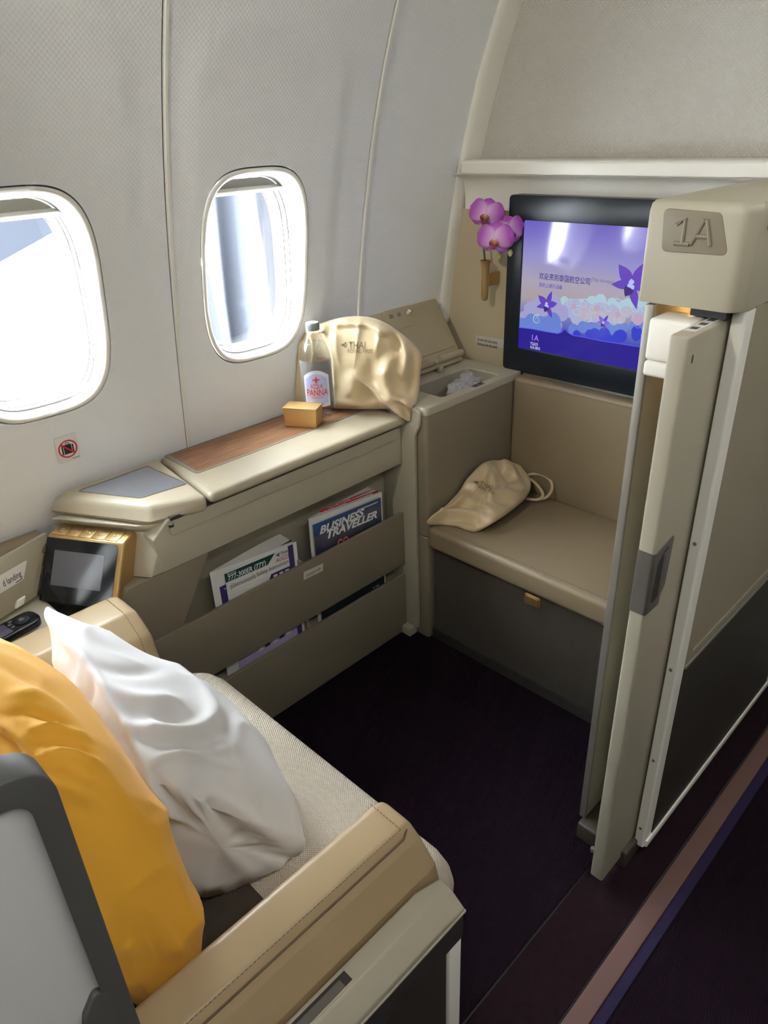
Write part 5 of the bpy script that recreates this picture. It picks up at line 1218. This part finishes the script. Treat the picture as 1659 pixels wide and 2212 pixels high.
# business magazine
a, b = PX_(677, 1135), PX_(823, 1075)
def cover_mat():
    m = mat('dusk_mountain_cover', S(40, 60, 100), .35); nt = m.node_tree; L = nt.links.new
    tc = nt.nodes.new('ShaderNodeTexCoord'); sp_ = nt.nodes.new('ShaderNodeSeparateXYZ'); nz = nt.nodes.new('ShaderNodeTexNoise'); nz.inputs['Scale'].default_value = 14; nz.inputs['Detail'].default_value = 4
    L(tc.outputs['Object'], sp_.inputs[0]); L(tc.outputs['Object'], nz.inputs['Vector'])
    ad = nt.nodes.new('ShaderNodeMath'); ad.operation = 'MULTIPLY_ADD'; ad.inputs[1].default_value = .09; L(nz.outputs[0], ad.inputs[0]); L(sp_.outputs['Z'], ad.inputs[2])
    mr = nt.nodes.new('ShaderNodeMapRange'); mr.inputs[1].default_value = .10; mr.inputs[2].default_value = .40; L(ad.outputs[0], mr.inputs[0])
    cr = nt.nodes.new('ShaderNodeValToRGB'); e_ = cr.color_ramp.elements; e_[0].color = S(24, 30, 38); e_[1].color = S(50, 96, 158); e_[1].position = .98
    for p, c in ((.62, S(50, 58, 76)), (.74, S(96, 92, 104)), (.82, S(62, 78, 112)), (.9, S(52, 88, 140))): k = e_.new(p); k.color = c
    L(mr.outputs[0], cr.inputs[0]); L(cr.outputs[0], nt.nodes['Principled BSDF'].inputs['Base Color']); return m
bmz = thing('magazine', (XC-.002, (a.y+b.y)/2, .21), 'blue covered business magazine in the farther pocket', 'magazine', 'pocket literature')
sheet_box(XC-.0030, XC-.0012, a.y, b.y, .21, a.z, b.z, 'cover', cover_mat(), bmz)
fan(bmz, a.y+.001, b.y-.002, .215, a.z-.001, b.z+.002, XC-.0040, 5, .004, rise=.004)
W_ = b.y-a.y; zt = lambda y: a.z + (b.z-a.z)*(y-a.y)/(b.y-a.y); sl_ = Vector((0, W_, b.z-a.z)).normalized()
def mtext(s, u, d, size, wid, m, **kw): text(s, (XC-.0010, a.y+u*W_, zt(a.y+u*W_)-d), sl_, rz, size, m, bmz, width=wid*W_, ext=.0004, **kw)
mtext('BUSINESS', .07, .036, .033, .66, M['whiteprint'], bold=.035, shear=.25)
mtext('TRAVELLER', .15, .060, .033, .76, M['whiteprint'], bold=.035, shear=.25)
mtext('GO', .30, .108, .042, .17, M['orange'], bold=.03)
flat2 = lambda u0_, u1_, d: MB().slab([Vector((XC-.0008, a.y+u*W_, zt(a.y+u*W_)-dd_)) for u, dd_ in ((u0_, d), (u1_, d), (u1_, d-.003), (u0_, d-.003))], (1, 0, 0), .0003).build('text_line', M['whiteprint'], bmz)
flat2(.64, .95, .012)
mtext('IN THE', .80, .305, .010, .10, M['whiteprint']); mtext('SPOTLIGHT', .76, .318, .012, .18, M['whiteprint'])
for u in (.10, .28, .50): flat2(u, u+.14, .326-.008*u)
a2, b2 = PX_(668, 1123, -.006), PX_(826, 1063, -.006)
m4 = thing('magazine', (XC-.009, (a2.y+b2.y)/2, .21), 'white magazine with red edged pages behind the blue business magazine', 'magazine', 'pocket literature')
sheet_box(XC-.010, XC-.0085, a2.y, b2.y, .21, a2.z, b2.z, 'cover', M['paper'], m4)
fan(m4, a2.y+.002, b2.y-.006, .215, a2.z, b2.z+.002, XC-.011, 7, .03, rise=.012)
fan(m4, a2.y+.05, b2.y-.008, .30, a2.z+.004, b2.z+.006, XC-.016, 2, .008, m=M['red'], rise=.004)

# ================================================================== SIGNS
lit = thing('label_plate', px(675, 1240, 0, FX+.002), 'small pale literature only label on the console front', 'sign')
LL = lambda x, y: px(x, y, 0, FX+.0022)
quadmesh([LL(656, 1253), LL(697, 1233), LL(698, 1217), LL(656, 1236)], 'plate', M['clear_sticker'], lit)
p_ = LL(661, 1247); text('Literature only', (FX+.0030, p_.y, p_.z), ry, rz, .017, M['darkprint'], lit, width=LL(692, 1232).y-p_.y, ext=.0002)
# no luggage sticker on the side wall
c = on_wall(141, 966); c.x += .0125
tz = Vector((WX(c.z+.02)-WX(c.z-.02), 0, .04)).normalized(); ns = ry.cross(tz).normalized()
stk = thing('warning_sticker', c, 'white sticker with red crossed suitcase on the sidewall', 'sticker')
def SK(a_, b_, o_=0): return c + ry*a_ + tz*b_ + ns*o_
MB().loft([[SK(a_, b_, .0008) for a_, b_ in fillet([(-.026, -.033), (.026, -.033), (.026, .033), (-.026, .033)], .004)], [SK(a_, b_, -.001) for a_, b_ in fillet([(-.026, -.033), (.026, -.033), (.026, .033), (-.026, .033)], .004)]]).build('backing', M['sticker'], stk)
def skpoly(pts, m, name, o_): MB().slab([SK(a_, b_, o_) for a_, b_ in pts], ns, .0003).build(name, m, stk)
skpoly([(-.009, -.013), (.009, -.013), (.009, .011), (-.009, .011)], M['darkprint'], 'suitcase', .0013)
skpoly([(-.014, -.013), (-.0105, -.013), (-.0105, .009), (-.014, .009)], M['darkprint'], 'suitcase_side', .0013); skpoly([(.0105, -.013), (.014, -.013), (.014, .009), (.0105, .009)], M['darkprint'], 'suitcase_side', .0013)
skpoly([(-.004, .011), (-.004, .016), (.004, .016), (.004, .011), (.0025, .011), (.0025, .0145), (-.0025, .0145), (-.0025, .011)], M['darkprint'], 'suitcase_handle', .0013)
mb = MB(); T_ = np.linspace(0, 2*math.pi, 40, endpoint=False)
mb.loft([[SK(.0225*math.cos(t_), .0225*math.sin(t_), .0016) for t_ in T_], [SK(.0190*math.cos(t_), .0190*math.sin(t_), .0016) for t_ in T_]], cap=False).build('red_ring', M['red'], stk)
skpoly([(-.0155, .0125), (-.0125, .0155), (.0155, -.0125), (.0125, -.0155)], M['red'], 'red_bar', .0019)
skpoly([(.006, -.028), (.024, -.028), (.024, -.0268), (.006, -.0268)], M['dgrey'], 'print_line', .0013)
for o_ in bpy.data.objects:
    if '_b' in o_: del o_['_b']
